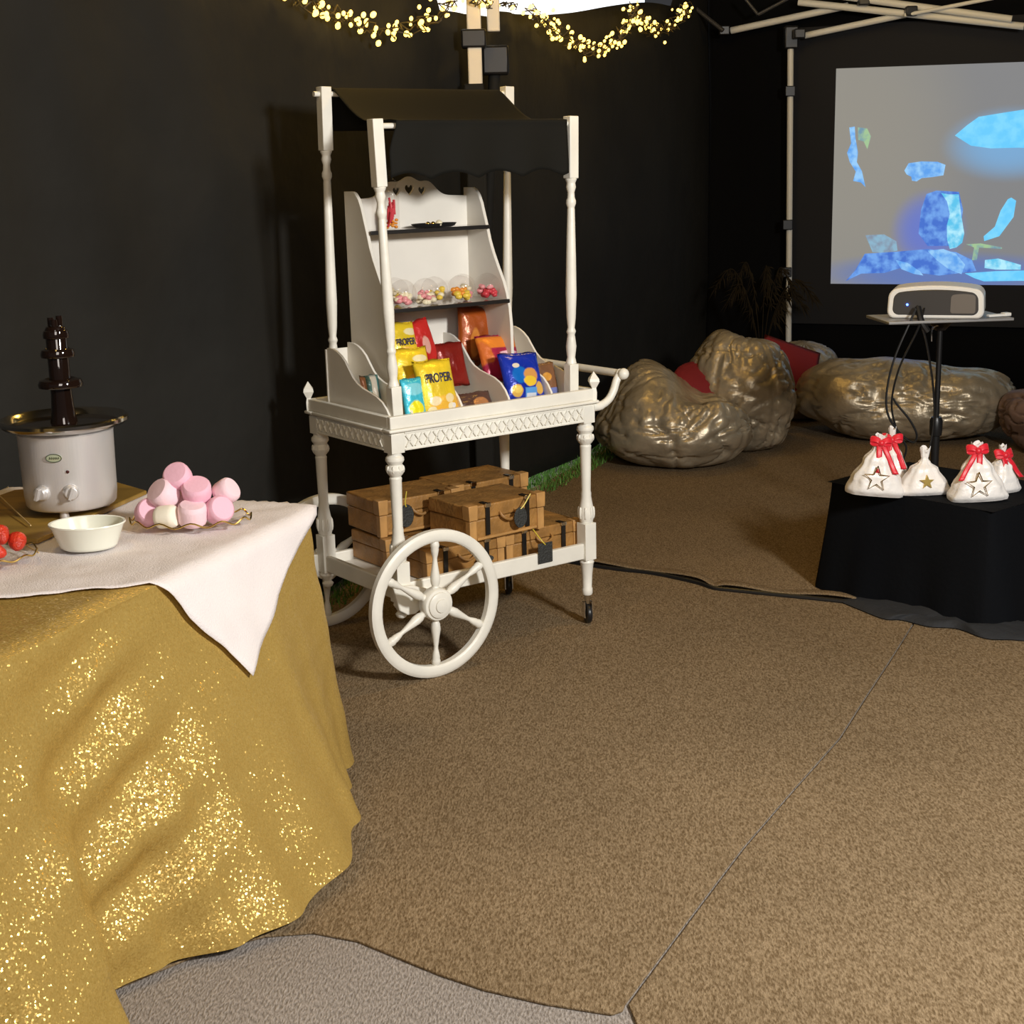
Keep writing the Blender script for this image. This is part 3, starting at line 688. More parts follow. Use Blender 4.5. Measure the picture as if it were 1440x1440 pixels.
b = MB(); b.lathe([(.023, .146), (.025, .150), (.020, .155), (.012, .160), (.008, .166), (.012, .174), (.014, .182), (.010, .192), (.003, .198)], 20); b.build('stopper', M['glass'], j)
random.seed(9); b = MB()
for i in range(24):
    a = random.random()*2*PI; q_ = random.uniform(.004, .017); z = random.uniform(.005, .075); h = random.uniform(.025, .04)
    b.tube([(q_*math.cos(a), q_*math.sin(a), z), (q_*math.cos(a+.3), q_*math.sin(a+.3), z+h)], .0042, 6)
o = b.build('sweets', M['sweetred'], j); o['kind'] = 'stuff'
b = pebbles(10, .018, .006, .03, .006, 77); o = b.build('sweets', M['sweetor'], j); o['kind'] = 'stuff'
d = thing('dish', cw(.395, .322, 1.402), 'low dark oval dish with a pearl and gold sweets on the top shelf', 'dish', YAW)
b = MB(); b.lathe([(.055, 0), (.062, .003), (.068, .012), (.066, .013), (.058, .006), (.002, .005)], 28, Matrix.Diagonal((1.3, .62, 1, 1))); b.build('plate', M['black'], d)
for nm, x, y, r, mm in (('pearl', .0, -.03, .012, 'sweetwh'), ('gold_sweet', -.024, -.030, .008, 'goldmetal'), ('gold_sweet', -.040, -.024, .008, 'goldmetal')):
    b = MB(); b.ball((x, y, .012), r, 12, 8); b.build(nm, M[mm], d)

# ------------------------------------------------------------------ toy suitcases on the lower shelf
SZ = .2745
def make_case():
    w_, dd, h = .315, .225, .104
    r = thing('small_suitcase', (0, 0, 0), '', 'suitcase')
    b = MB(); b.box(-w_/2, w_/2, 0, dd, .002, h*.60); b.build('body', M['tan'], r, bevel=.004)
    b = MB(); b.box(-w_/2-.002, w_/2+.002, -.002, dd+.002, h*.615, h-.001); b.build('lid', M['tan'], r, bevel=.004)
    for sx in (-1, 1):
        b = MB(); x = sx*(w_/2-.012); b.box(x-.014, x+.014, -.005, .02, .0, h*.60); b.box(x-.012, x+.012, -.0035, .018, .0, .012); b.build('corner_guard', M['tanedge'], r, bevel=.002)
        b = MB(); b.prism([(x-.017, h*.62), (x+.017, h*.62), (x+.019, h+.003), (x-.019, h+.003)], -.008, .03, 'y'); b.build('lid_corner', M['tanedge'], r, bevel=.002)
        x = sx*.085
        b = MB(); b.box(x-.0085, x+.0085, -.008, -.004, h*.16, h); b.box(x-.0085, x+.0085, -.008, .03, h, h+.003); st = b.build('strap', M['strap'], r, bevel=.001)
        b = MB(); b.box(x-.011, x+.011, -.011, -.004, h-.008, h+.004); b.build('buckle', M['chrome'], st, bevel=.001)
    b = MB(); b.tube(smoothpath([(-.032, -.004, h*.72), (-.028, -.016, h*.60), (0, -.020, h*.50), (.028, -.016, h*.60), (.032, -.004, h*.72)], 4), .0045, 8); b.build('handle', M['tan'], r)
    b = MB(); b.box(-w_/2+.03, w_/2-.03, -.003, 0, h*.06, h*.12); b.build('trim', M['tanedge'], r)
    return r
case = make_case()
cases = [(.282, .035, 0, .02, 'tan toy suitcase at the shelf front, half hidden behind the big spoked wheel'),
         (.617, .045, 0, -.02, 'tan toy suitcase at the right end of the lower shelf, bottom front row'),
         (.436, .008, 1, .04, 'tan toy suitcase on top of the front row, black tag hanging on it'),
         (.262, .285, 0, .0, 'tan toy suitcase at the back left, bottom of its pile'),
         (.258, .270, 1, -.03, 'tan toy suitcase at the back left, on top of its pile behind the front leg'),
         (.600, .290, 0, .0, 'tan toy suitcase at the back right, under another case'),
         (.590, .305, 1, .03, 'tan toy suitcase at the back right, on top of its pile, nearest the rear leg')]
for i, (a, b_, lv, rz, lab) in enumerate(cases):
    c = case if i == 0 else copy_tree(case)
    if b_ + .225 > .475 and lv == 0: b_ = .248
    c.location = cw(a, b_, SZ+lv*.1085); c.rotation_euler = (0, 0, YAW+rz); c.scale = (1, 1, 1.2 if lv else 1); c['label'] = lab; c['category'] = 'suitcase'; c['group'] = 'toy suitcases on the lower shelf'
def luggage_tag(a, b_, z, rx, rz, label, square=False, cordto=None, m=None):
    t = thing('luggage_tag', cw(a, b_, z), label, 'tag', YAW)
    b = MB()
    if square: b.box(-rx, rx, -.004, 0, -rz, rz)
    else: b.lathe([(rx, 0), (rx, .004)], 24, Matrix.Diagonal((1, 1, rz/rx, 1))@Matrix.Rotation(PI/2, 4, 'X'))
    b.build('plate', m or M['tagb'], t, bevel=.0015 if not square else .008)
    if cordto: b = MB(); b.tube(smoothpath([(0, -.003, rz*.8), (cordto[0]*.5-.006, -.004, cordto[2]*.55), cordto], 5), .0022, 6); b.build('cord', M['cord'], t)
luggage_tag(.470, -.022, .448, .027, .036, 'oval charcoal tag on a gold cord, hanging from the upper front suitcase', cordto=(.042, -.004, .075))
luggage_tag(.575, -.018, .305, .031, .036, 'rounded charcoal tag hanging over the shelf rail at right', True, cordto=(-.022, .045, .085))
luggage_tag(.190, .250, .450, .030, .040, 'dark tag in shadow between the back left suitcase and the front one', cordto=(.004, -.003, .085))
luggage_tag(.345, .010, .318, .032, .014, 'dark flat tag lying at the foot of the front suitcase, seen through the wheel')

# ------------------------------------------------------------------ treat table with gold cloth
DS = Vector((.342, .94, 0)); DN = Vector((.94, -.342, 0)); A0 = Vector((-.517, 3.688, 0))
def tp(s, o_, z): return A0+DS*s+DN*o_+Vector((0, 0, z))
TW = .96; TLn = 2.35
tb = thing('trestle_table', tp(-TLn/2, -TW/2, 0), 'long trestle table hidden under the gold sequin cloth', 'table', math.atan2(DS.y, DS.x))
b = MB(); b.box(-TLn/2+.03, TLn/2-.03, -TW/2+.03, TW/2-.03, .70, .733); b.build('tabletop', M['white2'], tb, bevel=.004)
for sx in (-1, 1):
    for sy in (-1, 1):
        b = MB(); b.tube([(sx*(TLn/2-.2), sy*(TW/2-.12), 0.002), (sx*(TLn/2-.2), sy*(TW/2-.12), .70)], .014, 10); b.build('leg', M['steel'], tb)
# hem offset along the side edge (s measured from the far corner)
hemtab = [(-2.4, .12), (-1.9, .26), (-1.62, .10), (-1.42, .24), (-1.27, .25), (-1.13, .07), (-1.0, .13), (-.88, .23), (-.74, .31), (-.55, .315), (-.40, .28), (-.22, .17), (-.06, .09)]
liftt = [(-2.4, .02), (-1.2, .008), (-.95, .01), (-.75, .02), (-.55, .035), (-.42, .07), (-.3, .07), (-.12, .06), (0, .03)]
def cloth_out(s, t):
    out = .006+interp(s, hemtab)*t**1.25
    return max(.004, out+.010*math.sin(s*21+2*(.745-.737*t))*t*t+.016*fbm((s*1.2, (.745-.737*t)*1.8, 0), 2.2, 4)*min(1, t*3))
cl = MB(); RC = .05
def edge(u):
    """returns (base point s,o), outward normal (s,o), s-arc"""
    L1 = TLn-RC; L2 = RC*PI/2; L3 = TW-2*RC; L4 = RC*PI/2
    d = u*(L1+L2+L3+L4)
    if d < L1: return (-TLn+d, 0), (0, 1), -TLn+d
    d -= L1
    if d < L2:
        a = d/RC; return (-RC+RC*math.sin(a), -RC+RC*math.cos(a)), (math.sin(a), math.cos(a)), -RC+d*.6
    d -= L2
    if d < L3: return (0, -RC-d), (1, 0), .0+d
    d -= L3; a = d/RC
    return (-RC+RC*math.cos(a), -TW+RC-RC*math.sin(a)), (math.cos(a), -math.sin(a)), L3+d
def cf(u, v):
    (s, o_), (ns, no), arc = edge(u)
    if v < .02: t = 0
    else: t = (v-.02)/.98
    hemo = interp(arc, hemtab) if arc < 0 else interp(arc, [(0, .09), (.25, .14), (.6, .08), (1, .1)])
    out = .006+hemo*t**1.25
    lf_ = interp(arc, liftt) if arc < 0 else .02
    z = .745-(.737-lf_)*t
    # wrinkles
    p = (s*1.0, o_, z)
    out += .010*math.sin(arc*21+2*z)*t*t + .016*fbm((s*1.2, z*1.8, 0), 2.2, 4)*min(1, t*3)
    if ns < .5:
        out += .016*math.exp(-((arc+.36)/.06)**2)*t**1.5-.008*math.exp(-((arc+.22)/.06)**2)*t
    if s < -.72:
        k = min(1, (-s-.72)/.25)
        out += k*.019*math.sin((z*1.0-s*.30)*36+2*fbm((s, z, 0), 1.5, 6))*math.sin(PI*min(1, t*1.05))**.5*(.5+.5*math.sin(s*6+1))
    out = max(out, .004)
    edge_r = 0
    if t < .03: z += 0
    q_ = tp(s+ns*out, o_+no*out, z); return tuple(q_)
NU, NV = 360, 90
cl.grid(cf, NU, NV)
# flat top of the cloth
ct = MB()
def tf_(u, v):
    (s, o_), (ns, no), arc = edge(u); cs_, co = -.55, -TW/2
    s0 = s if u < .999 else s
    cpt = (max(min(s, -.3), -TLn), -TW/2)
    k = 1-v; ss = cpt[0]+(s+ns*.006-cpt[0])*k; oo = cpt[1]+(o_+no*.006-cpt[1])*k
    return tuple(tp(ss, oo, .745-.0*v))
ct.grid(tf_, NU, 6)
cl.add(ct.v, ct.f)
cl.add([tuple(tp(-TLn, -TW/2, .745)), tuple(tp(-TLn, -TW, .745)), tuple(tp(-RC, -TW, .745)), tuple(tp(-.3, -TW/2, .745))], [(0, 1, 2, 3)])
o = cl.build('tablecloth', M['gold'], None, angle=180); tag(o, 'floor-length gold sequin tablecloth over the long treat table', 'tablecloth')
# white overlay, one corner hanging over the side
ov = MB(); st, ot = -.545, .272
e1 = Vector((0-st+.012, 0-ot)); e2 = Vector((-.745-st, 0-ot)); 
def of(u, v):
    a = u*3.4; c = v*3.9
    s = st+e1.x*a+e2.x*c; o_ = ot+e1.y*a+e2.y*c
    s += .006*math.sin(o_*40)*(1 if a < .02 or c < .02 else 0)
    z = .752+.0035*fbm((s, o_, 0), 5, 2)+.003*fbm((s, o_, 0), 14, 8)
    if o_ > 0:
        drop = o_; z -= drop*.97; oo = cloth_out(s, min(1, drop/.737))+.016
        if drop < .02: oo = .006+(oo-.006)*drop/.02
        if s > -.0: s = min(s, .01)
        return tuple(tp(s, oo, z))
    if s > .012:
        dd = s-.012; z -= min(dd, .30); return tuple(tp(.018+.05*min(dd, .3), max(o_, -TW-.01), z))
    if o_ < -TW:
        z -= min(-TW-o_, .3); o_ = -TW-.012
    return tuple(tp(max(s, -TLn), o_, z))
ov.grid(of, 110, 120)
o = ov.build('table_runner', M['cloth'], None, angle=180, solid=.0015); tag(o, 'white cotton overlay cloth on the gold table, one corner hanging down', 'cloth')
TZ = .758
# board under the fountain
bd = MB(); bd.prism([(-.93, 3.90), (-1.085, 3.995), (-1.47, 3.70), (-1.30, 3.36), (-1.09, 3.36)][::1], TZ, TZ+.010, 'z')
bd = MB(); bd.prism([(-.985, 3.85), (-1.10, 3.975), (-1.36, 3.90), (-1.50, 3.42), (-1.12, 3.335)], TZ-.002, TZ+.010, 'z')
tag(bd.build('serving_board', M['board'], None, bevel=.003), 'shiny brown-gold board under the chocolate fountain', 'board')
# chocolate fountain
ft = thing('chocolate_fountain', (-1.120, 3.625, TZ+.010), 'silver chocolate fountain with a dark tiered tower on the gold table', 'chocolate fountain', .28)
b = MB(); b.lathe([(.098, .018), (.106, .020), (.111, .026), (.114, .05), (.117, .20), (.118, .208), (.110, .214)], 48); b.build('body', M['brushed'], ft)
b = MB(); b.lathe([(.112, .212), (.130, .218), (.150, .224), (.158, .232), (.158, .240), (.153, .244), (.146, .240), (.135, .226), (.10, .219), (.03, .217), (.002, .217)], 56, caps=False); b.build('basin', M['steel'], ft)
b = MB(); b.lathe([(.133, .2275), (.06, .229), (.002, .229)], 48, caps=False); b.build('chocolate', M['choc'], ft)
b = MB(); b.lathe([(.034, .228), (.030, .245), (.028, .27), (.026, .30), (.026, .462), (.022, .469), (.004, .473)], 28)
tw = b.build('tower', M['choc'], ft)
for z, r in ((.330, .055), (.405, .042), (.452, .032)):
    b = MB(); b.lathe([(.022, z), (r*.7, z+.010), (r*.92, z+.007), (r, z-.003), (r*.97, z-.011), (r*.93, z-.006), (r*.7, z+.003), (.022, z-.008)], 36, caps=False); b.build('tier', M['choc'], tw)
for k in range(3):
    a = k*2.1+.4; b = MB(); b.tube([(.012*math.cos(a), .012*math.sin(a), .46), (.012*math.cos(a), .012*math.sin(a), .495-.004*k)], .008, 10); b.build('spout', M['choc'], tw)
def on_body(ang, z, r=.1155):
    return Matrix.Translation((r*math.sin(ang), -r*math.cos(ang), z))@Matrix.Rotation(ang, 4, 'Z')
for ang in (-.60, .02):
    T = on_body(ang, .072)
    b = MB(); b.lathe([(.020, -.004), (.020, .004), (.0175, .006), (.0165, .016), (.014, .018)], 24, T@Matrix.Rotation(PI/2, 4, 'X')); b.box(-.004, .004, -.027, -.014, -.016, .016, T@Matrix.Rotation(.35, 4, 'Y')); b.build('knob', M['brushed'], ft, bevel=.001)
T = on_body(-.26, .160, .1165)
b = MB(); b.lathe([(.019, -.002), (.019, .0015), (.017, .002)], 32, T@Matrix.Diagonal((1, 1, .52, 1))@Matrix.Rotation(PI/2, 4, 'X')); bo = b.build('badge', M['badge'], ft)
b = MB()
ring_ = [(T@Matrix.Diagonal((1, 1, .52, 1)))@Vector((.0192*math.cos(2*PI*k/32), -.003, .0192*math.sin(2*PI*k/32))) for k in range(33)]
b.tube(ring_, .0009, 6)
for k in range(5): b.tube([T@Vector((-.011+k*.0052, -.003, -.003)), T@Vector((-.009+k*.0052, -.003, .003)), T@Vector((-.0075+k*.0052, -.003, -.002))], .0007, 5)
b.build('badge_print', M['badgeink'], bo)
b = MB(); b.ball((0, 0, 0), .0042, 10, 8, on_body(-.01, .124, .1165)); b.build('pilot_lamp', M['ledred'], ft)
for a in (.2, 2.3, 4.4):
    b = MB(); b.lathe([(.010, 0), (.012, .004), (.010, .020)], 14, TR(.085*math.cos(a-2), .085*math.sin(a-2), 0)); b.build('foot', M['brushed'], ft)
# ramekin bowl
b = MB(); b.lathe([(.058, 0), (.062, .002), (.066, .008), (.083, .052), (.088, .058), (.087, .061), (.082, .060), (.078, .052), (.060, .010), (.05, .006), (.002, .005)], 44, Matrix.Diagonal((1, .8, 1, 1)), caps=False)
o = b.build('bowl', M['ceramic'], None, loc=(-.985, 3.285, TZ), rot=(0, 0, .1)); tag(o, 'small empty white oval bowl on the table in front of the silver fountain', 'bowl')
# marshmallow plate
pl = thing('glass_plate', (-.787, 3.475, TZ), 'clear wavy-edged glass plate with gold rim under the marshmallows', 'plate')
def plf(u, v):
    a = 2*PI*u; r = .03+.118*v; z = .004+.016*v**2+.006*math.sin(a*12)*v**3
    return (r*math.cos(a), .62*r*math.sin(a), z)
b = MB(); b.grid(plf, 96, 8, True); b.add([(.03*math.cos(2*PI*k/24), .0186*math.sin(2*PI*k/24), .004) for k in range(24)], [tuple(range(24))]); b.build('plate', M['glass'], pl, solid=.002)
b = MB(); pts = [plf(k/96, 1) for k in range(97)]; b.tube(pts, .0022, 6); b.build('rim', M['goldmetal'], pl)
def mallow(x, y, z, rx, ry, rz, m, lab, r=.034, h=.047):
    b = MB(); b.lathe([(r*.5, -h/2), (r*.82, -h/2+.001), (r*.96, -h/2+.006), (r, -h/2+.014), (r, h/2-.014), (r*.96, h/2-.006), (r*.82, h/2-.001), (r*.5, h/2)], 24)
    o = b.build('marshmallow', M[m], None, loc=(x, y, TZ+z), rot=(rx, ry, rz)); tag(o, lab, 'marshmallow', 'marshmallows piled on the glass plate')
X0, Y0 = -.787, 3.475
mallow(-.883, 3.455, .040, 1.0, .5, .2, 'pink', 'pink marshmallow at the left foot of the pile')
mallow(-.832, 3.418, .037, 1.45, .0, 1.35, 'cream', 'cream marshmallow lying at the front of the pile', .028, .052)
mallow(-.772, 3.428, .040, .25, .12, 0, 'palepink', 'pale pink marshmallow standing at the front centre of the pile', .035, .054)
mallow(-.712, 3.452, .042, 1.1, .4, .5, 'pink', 'pink marshmallow at the right foot of the pile', .034)
mallow(-.700, 3.495, .078, .9, .5, .9, 'palepink', 'pale pink marshmallow at the back right of the pile', .032)
mallow(-.845, 3.462, .082, .5, -.75, .1, 'palepink', 'pale pink marshmallow resting on the two left ones, tilted', .036, .054)
mallow(-.765, 3.462, .090, .55, .05, .1, 'pink', 'rose marshmallow on top right of the pile, flat face towards the front', .036, .046)
mallow(-.812, 3.480, .122, .75, -.45, .2, 'pink', 'rose marshmallow at the very top of the pile', .034, .044)
mallow(-.800, 3.53, .045, .3, .2, .4, 'pink', 'rose marshmallow hidden at the back of the pile')
# strawberries
sd = thing('glass_dish', (-1.165, 3.165, TZ), 'small clear dish with gold rim under the strawberries at left edge', 'dish')
b = MB(); b.grid(lambda u, v: ((.02+.075*v)*math.cos(2*PI*u), (.02+.075*v)*math.sin(2*PI*u), .003+.020*v*v+.004*math.sin(20*PI*u)*v), 72, 6, True); b.build('plate', M['glass'], sd, solid=.002)
b = MB(); b.tube([((.095)*math.cos(2*PI*u/72), (.095)*math.sin(2*PI*u/72), .023+.004*math.sin(20*PI*u/72)) for u in range(73)], .002, 6); b.build('rim', M['goldmetal'], sd)
def berry(x, y, z, rot, lab):
    r_ = thing('strawberry', (x, y, TZ+z), lab, 'strawberry', group='strawberries in the dish', rot=rot)
    b = MB(); b.lathe([(.002, -.030), (.009, -.026), (.016, -.014), (.0205, 0), (.021, .009), (.016, .016), (.006, .018)], 20); b.build('fruit', M['berry'], r_)
    b = MB()
    for k in range(6):
        a = k*PI/3; b.add([(0, 0, .019), (.008*math.cos(a-.4), .008*math.sin(a-.4), .0195), (.018*math.cos(a), .018*math.sin(a), .017), (.008*math.cos(a+.4), .008*math.sin(a+.4), .0195)], [(0, 1, 2, 3)])
    b.build('leaves', M['leaf'], r_, solid=.001)
berry(-1.118, 3.190, .042, (-1.2, .3, .4), 'red strawberry nearest the white bowl')
berry(-1.150, 3.125, .038, (-1.3, .2, 1.6), 'red strawberry at the front edge of the dish')
berry(-1.150, 3.178, .062, (-1.0, -.5, .2), 'red strawberry on top of the pile at the left picture edge')
berry(-1.200, 3.185, .040, (1.4, .1, 3), 'red strawberry behind the others in the dish')
berry(-1.185, 3.130, .040, (1.2, .4, 2), 'red strawberry farthest left in the dish')
for i, (p, q_, lab) in enumerate((((-1.35, 3.75, TZ+.03), (-1.172, 3.451, TZ+.016), 'bamboo skewer lying on the board in front of the fountain, farther one'), ((-1.27, 3.46, TZ+.016), (-1.085, 3.23, TZ+.004), 'bamboo skewer lying nearest the strawberries'))):
    b = MB(); b.tube([p, q_], .0018, 6); tag(b.build('skewer', M['stick'], None), lab, 'skewer')

# ------------------------------------------------------------------ bean bags
def beanbag(c, rx, ry, h, rz, label, seed, m, peaks=(), name='bean_bag', cat='bean bag', sq=2.4, wr=1.0):
    b = MB(); C0 = Vector(c)
    def fn(u, v):
        th = 2*PI*u; ph = PI*v
        st_ = math.sin(ph); ct_ = -math.cos(ph)
        x = rx*math.cos(th)*abs(st_)**(.60); y = ry*math.sin(th)*abs(st_)**(.60)
        z = h*.5*(1+ct_) if ct_ < 0 else h*.5*(1+ct_)
        z = h*.5+h*.5*(abs(ct_)**.95)*(1 if ct_ > 0 else -1)
        for (px, py_, pr, ph_) in peaks:
            z += ph_*math.exp(-(((x-px)**2+(y-py_)**2)/pr**2))*max(0, z/h)
        d = Vector((x/rx, y/ry, ct_)).normalized()
        n1 = fbm((x, y, z), 1.4, seed)
        wv = .5*fbm((x, y, z), 2.2, seed+1)
        tw_ = th+wv
        fade = min(1, st_*1.6)
        pl_ = fbm((math.cos(tw_)*1.9, math.sin(tw_)*1.9, z*1.1+seed), 1.0, seed+3)
        rg = math.exp(-(pl_/.06)**2)
        pl2 = fbm((math.cos(tw_)*3.4, math.sin(tw_)*3.4, z*2.0), 1.0, seed+9)
        rg2 = math.exp(-(pl2/.07)**2)
        pl3 = fbm((x*1.2, y*1.2, z*3.2+wv), 2.4, seed+5)
        rg3 = math.exp(-(pl3/.06)**2)
        sm = min(abs(((th+seed) % (PI/3))-PI/6), 1)
        k = .09*n1+wr*fade*(-.030*rg-.012*rg2-.020*rg3-.014*math.exp(-(sm/.05)**2))
        k *= min(1, z/.08+.1)
        x += d.x*k; y += d.y*k; z += d.z*k
        return (x, y, max(z, 0.0))
    b.grid(fn, 120, 72, True)
    o = b.build(name, m, None, angle=180, loc=(C0.x, C0.y, .008), rot=(0, 0, rz)); tag(o, label, cat); return o
beanbag((.90, 7.72, 0), .45, .36, .36, -.2, 'champagne crushed velvet bean bag at left, nearest the cart', 1, M['bean'], peaks=((-.22, .08, .20, .17), (.12, .0, .16, -.06), (.25, -.22, .14, .05)))
beanbag((1.33, 8.10, 0), .31, .30, .60, .25, 'tall champagne bean bag standing behind and right of the lowest one', 2, M['bean'], peaks=((-.12, 0, .16, .03), (.0, 0, .10, -.04)))
beanbag((2.24, 8.33, 0), .59, .38, .43, -.35, 'wide champagne bean bag under the projector screen, behind the projector stand', 3, M['bean'], peaks=((-.35, 0, .22, .04),))
beanbag((1.84, 9.05, 0), .26, .26, .50, 0, 'champagne bean bag half hidden at the back, beyond the wide one', 4, M['bean'])
beanbag((2.96, 7.75, 0), .32, .32, .36, 0, 'dark mushroom bean bag cut off by the right picture edge', 5, M['beandark'])
b = MB(); b.ball((0, 0, 0), 1, 24, 14, None, (.17, .06, .14)); o = b.build('cushion', M['redc'], None, loc=(1.07, 7.97, .415), rot=(-.9, .1, .2)); tag(o, 'dark red cushion wedged between the two left bean bags', 'cushion')
b = MB()
b.grid(lambda u, v: (.18*(u-.5)*2, .055*math.sin(PI*u)*math.sin(PI*v), .16*(v-.5)*2), 16, 12); b.grid(lambda u, v: (.18*(u-.5)*2, -.055*math.sin(PI*u)*math.sin(PI*v), .16*(v-.5)*2), 16, 12)
o = b.build('cushion', M['redc'], None, loc=(1.64, 8.50, .40), rot=(-.5, .35, .1), angle=180); tag(o, 'dark red cushion behind the tall bean bag, below the tent pole', 'cushion')

# dry plumes by the pole
pm = thing('dried_plumes', (1.63, 9.35, .008), 'dark dried feathery plumes in a black vase beside the tent pole', 'plant')
b = MB(); b.lathe([(.07, 0), (.09, .05), (.08, .22), (.045, .34), (.05, .38)], 24); b.build('vase', M['black'], pm)
random.seed(12)
for k, (dx, dy, hh) in enumerate(((-.24, 0, .98), (-.12, .05, 1.02), (.02, -.03, 1.0), (.14, .02, .98), (.25, 0, .90), (-.18, -.05, .88), (.2, .05, .84))):
    st_ = smoothpath([(0, 0, .3), (dx*.35, dy*.3, hh*.7), (dx*.8, dy*.8, hh*.93), (dx*1.25, dy, hh*.82)], 8)
    b = MB(); b.tube(st_, .003, 5)
    for i in range(8, len(st_)):
        p = st_[i]
        for s in range(5):
            d_ = Vector((random.uniform(-1, 1)*.05+dx*.15, random.uniform(-1, 1)*.04, random.uniform(-.12, -.01)))
            b.add([p, p+d_*.5+Vector((.006, 0, .006)), p+d_], [(0, 1, 2)])
    b.build('plume', M['plume'], pm, smooth=False)

# ------------------------------------------------------------------ projector screen
ps = thing('projector_screen', (2.189, 9.877, 0), 'large white projection screen with black border and blue picture on the back wall', 'screen', math.atan2(-.39, .92))
L_ = 2.1
b = MB(); b.box(-.30, L_+.32, -.045, -.025, .50, 2.42); b.build('border', M['screenframe'], ps, bevel=.004)
def scr_mat():
    m = bpy.data.materials.new('projected light'); m.use_nodes = True; nt = m.node_tree; N = nt.nodes; L = nt.links; b_ = N['Principled BSDF']
    b_.inputs['Base Color'].default_value = (.5, .5, .5, 1); b_.inputs['Roughness'].default_value = .9
    tc = N.new('ShaderNodeTexCoord'); sp = N.new('ShaderNodeSeparateXYZ'); L.new(tc.outputs['Object'], sp.inputs[0])
    src = None
    def blob(cx, cz, rx, rz, col, src):
        def MM(op, a, c):
            n_ = N.new('ShaderNodeMath'); n_.operation = op
            for i, v in enumerate((a, c)):
                if isinstance(v, (int, float)): n_.inputs[i].default_value = v
                else: L.new(v, n_.inputs[i])
            return n_.outputs[0]
        dx = MM('DIVIDE', MM('SUBTRACT', sp.outputs[0], cx), rx); dz = MM('DIVIDE', MM('SUBTRACT', sp.outputs[2], cz), rz)
        d_ = MM('ADD', MM('MULTIPLY', dx, dx), MM('MULTIPLY', dz, dz))
        mr = N.new('ShaderNodeMapRange'); mr.inputs[1].default_value = 1.0; mr.inputs[2].default_value = 0; mr.interpolation_type = 'SMOOTHSTEP'; L.new(d_, mr.inputs[0])
        mx = N.new('ShaderNodeMixRGB'); L.new(mr.outputs[0], mx.inputs[0]); mx.inputs[1].default_value = src if isinstance(src, tuple) else (0, 0, 0, 1)
        if not isinstance(src, tuple): L.new(src, mx.inputs[1])
        mx.inputs[2].default_value = col; return mx.outputs[0]
    s_ = blob(.0, 1.6, 1.0, 1.3, (.30, .285, .25, 1), (.235, .24, .25, 1))
    s_ = blob(1.1, 1.65, .45, .25, (.20, .42, .70, 1), s_)
    s_ = blob(.62, 1.12, .26, .28, (.14, .20, .62, 1), s_)
    s_ = blob(.75, .84, .95, .16, (.12, .20, .50, 1), s_)
    L.new(s_, b_.inputs['Emission Color']); b_.inputs['Emission Strength'].default_value = .92
    b_.inputs['Base Color'].default_value = (.05, .05, .05, 1)
    return m
b = MB(); b.grid(lambda u, v: (L_*u, -.050, .772+(1.38-.012*u*2)*v), 8, 6); b.build('screen_surface', scr_mat(), ps)
def pic(col, col2, e=1):
    m = bpy.data.materials.new('projected blue'); m.use_nodes = True; N = m.node_tree.nodes; L = m.node_tree.links; b_ = N['Principled BSDF']
    b_.inputs['Base Color'].default_value = (.05, .05, .05, 1); b_.inputs['Roughness'].default_value = .9
    tc = N.new('ShaderNodeTexCoord'); nz = N.new('ShaderNodeTexNoise'); nz.inputs['Scale'].default_value = 16; nz.inputs['Detail'].default_value = 4; L.new(tc.outputs['Object'], nz.inputs[0])
    mr = N.new('ShaderNodeMapRange'); mr.inputs[1].default_value = .4; mr.inputs[2].default_value = .6; L.new(nz.outputs[0], mr.inputs[0])
    mx = N.new('ShaderNodeMixRGB'); mx.inputs[1].default_value = tuple(col)+(1,); mx.inputs[2].default_value = tuple(col2)+(1,); L.new(mr.outputs[0], mx.inputs[0])
    L.new(mx.outputs[0], b_.inputs['Emission Color']); b_.inputs['Emission Strength'].default_value = e; return m
PB = [pic((.10, .35, .85), (.30, .60, .95)), pic((.13, .60, .98), (.20, .68, 1.0)), pic((.05, .16, .62), (.16, .38, .85)), pic((.10, .55, .85), (.45, .85, 1.0)), pic((.16, .30, .40), (.35, .55, .30)), pic((.22, .27, .36), (.25, .45, .60))]
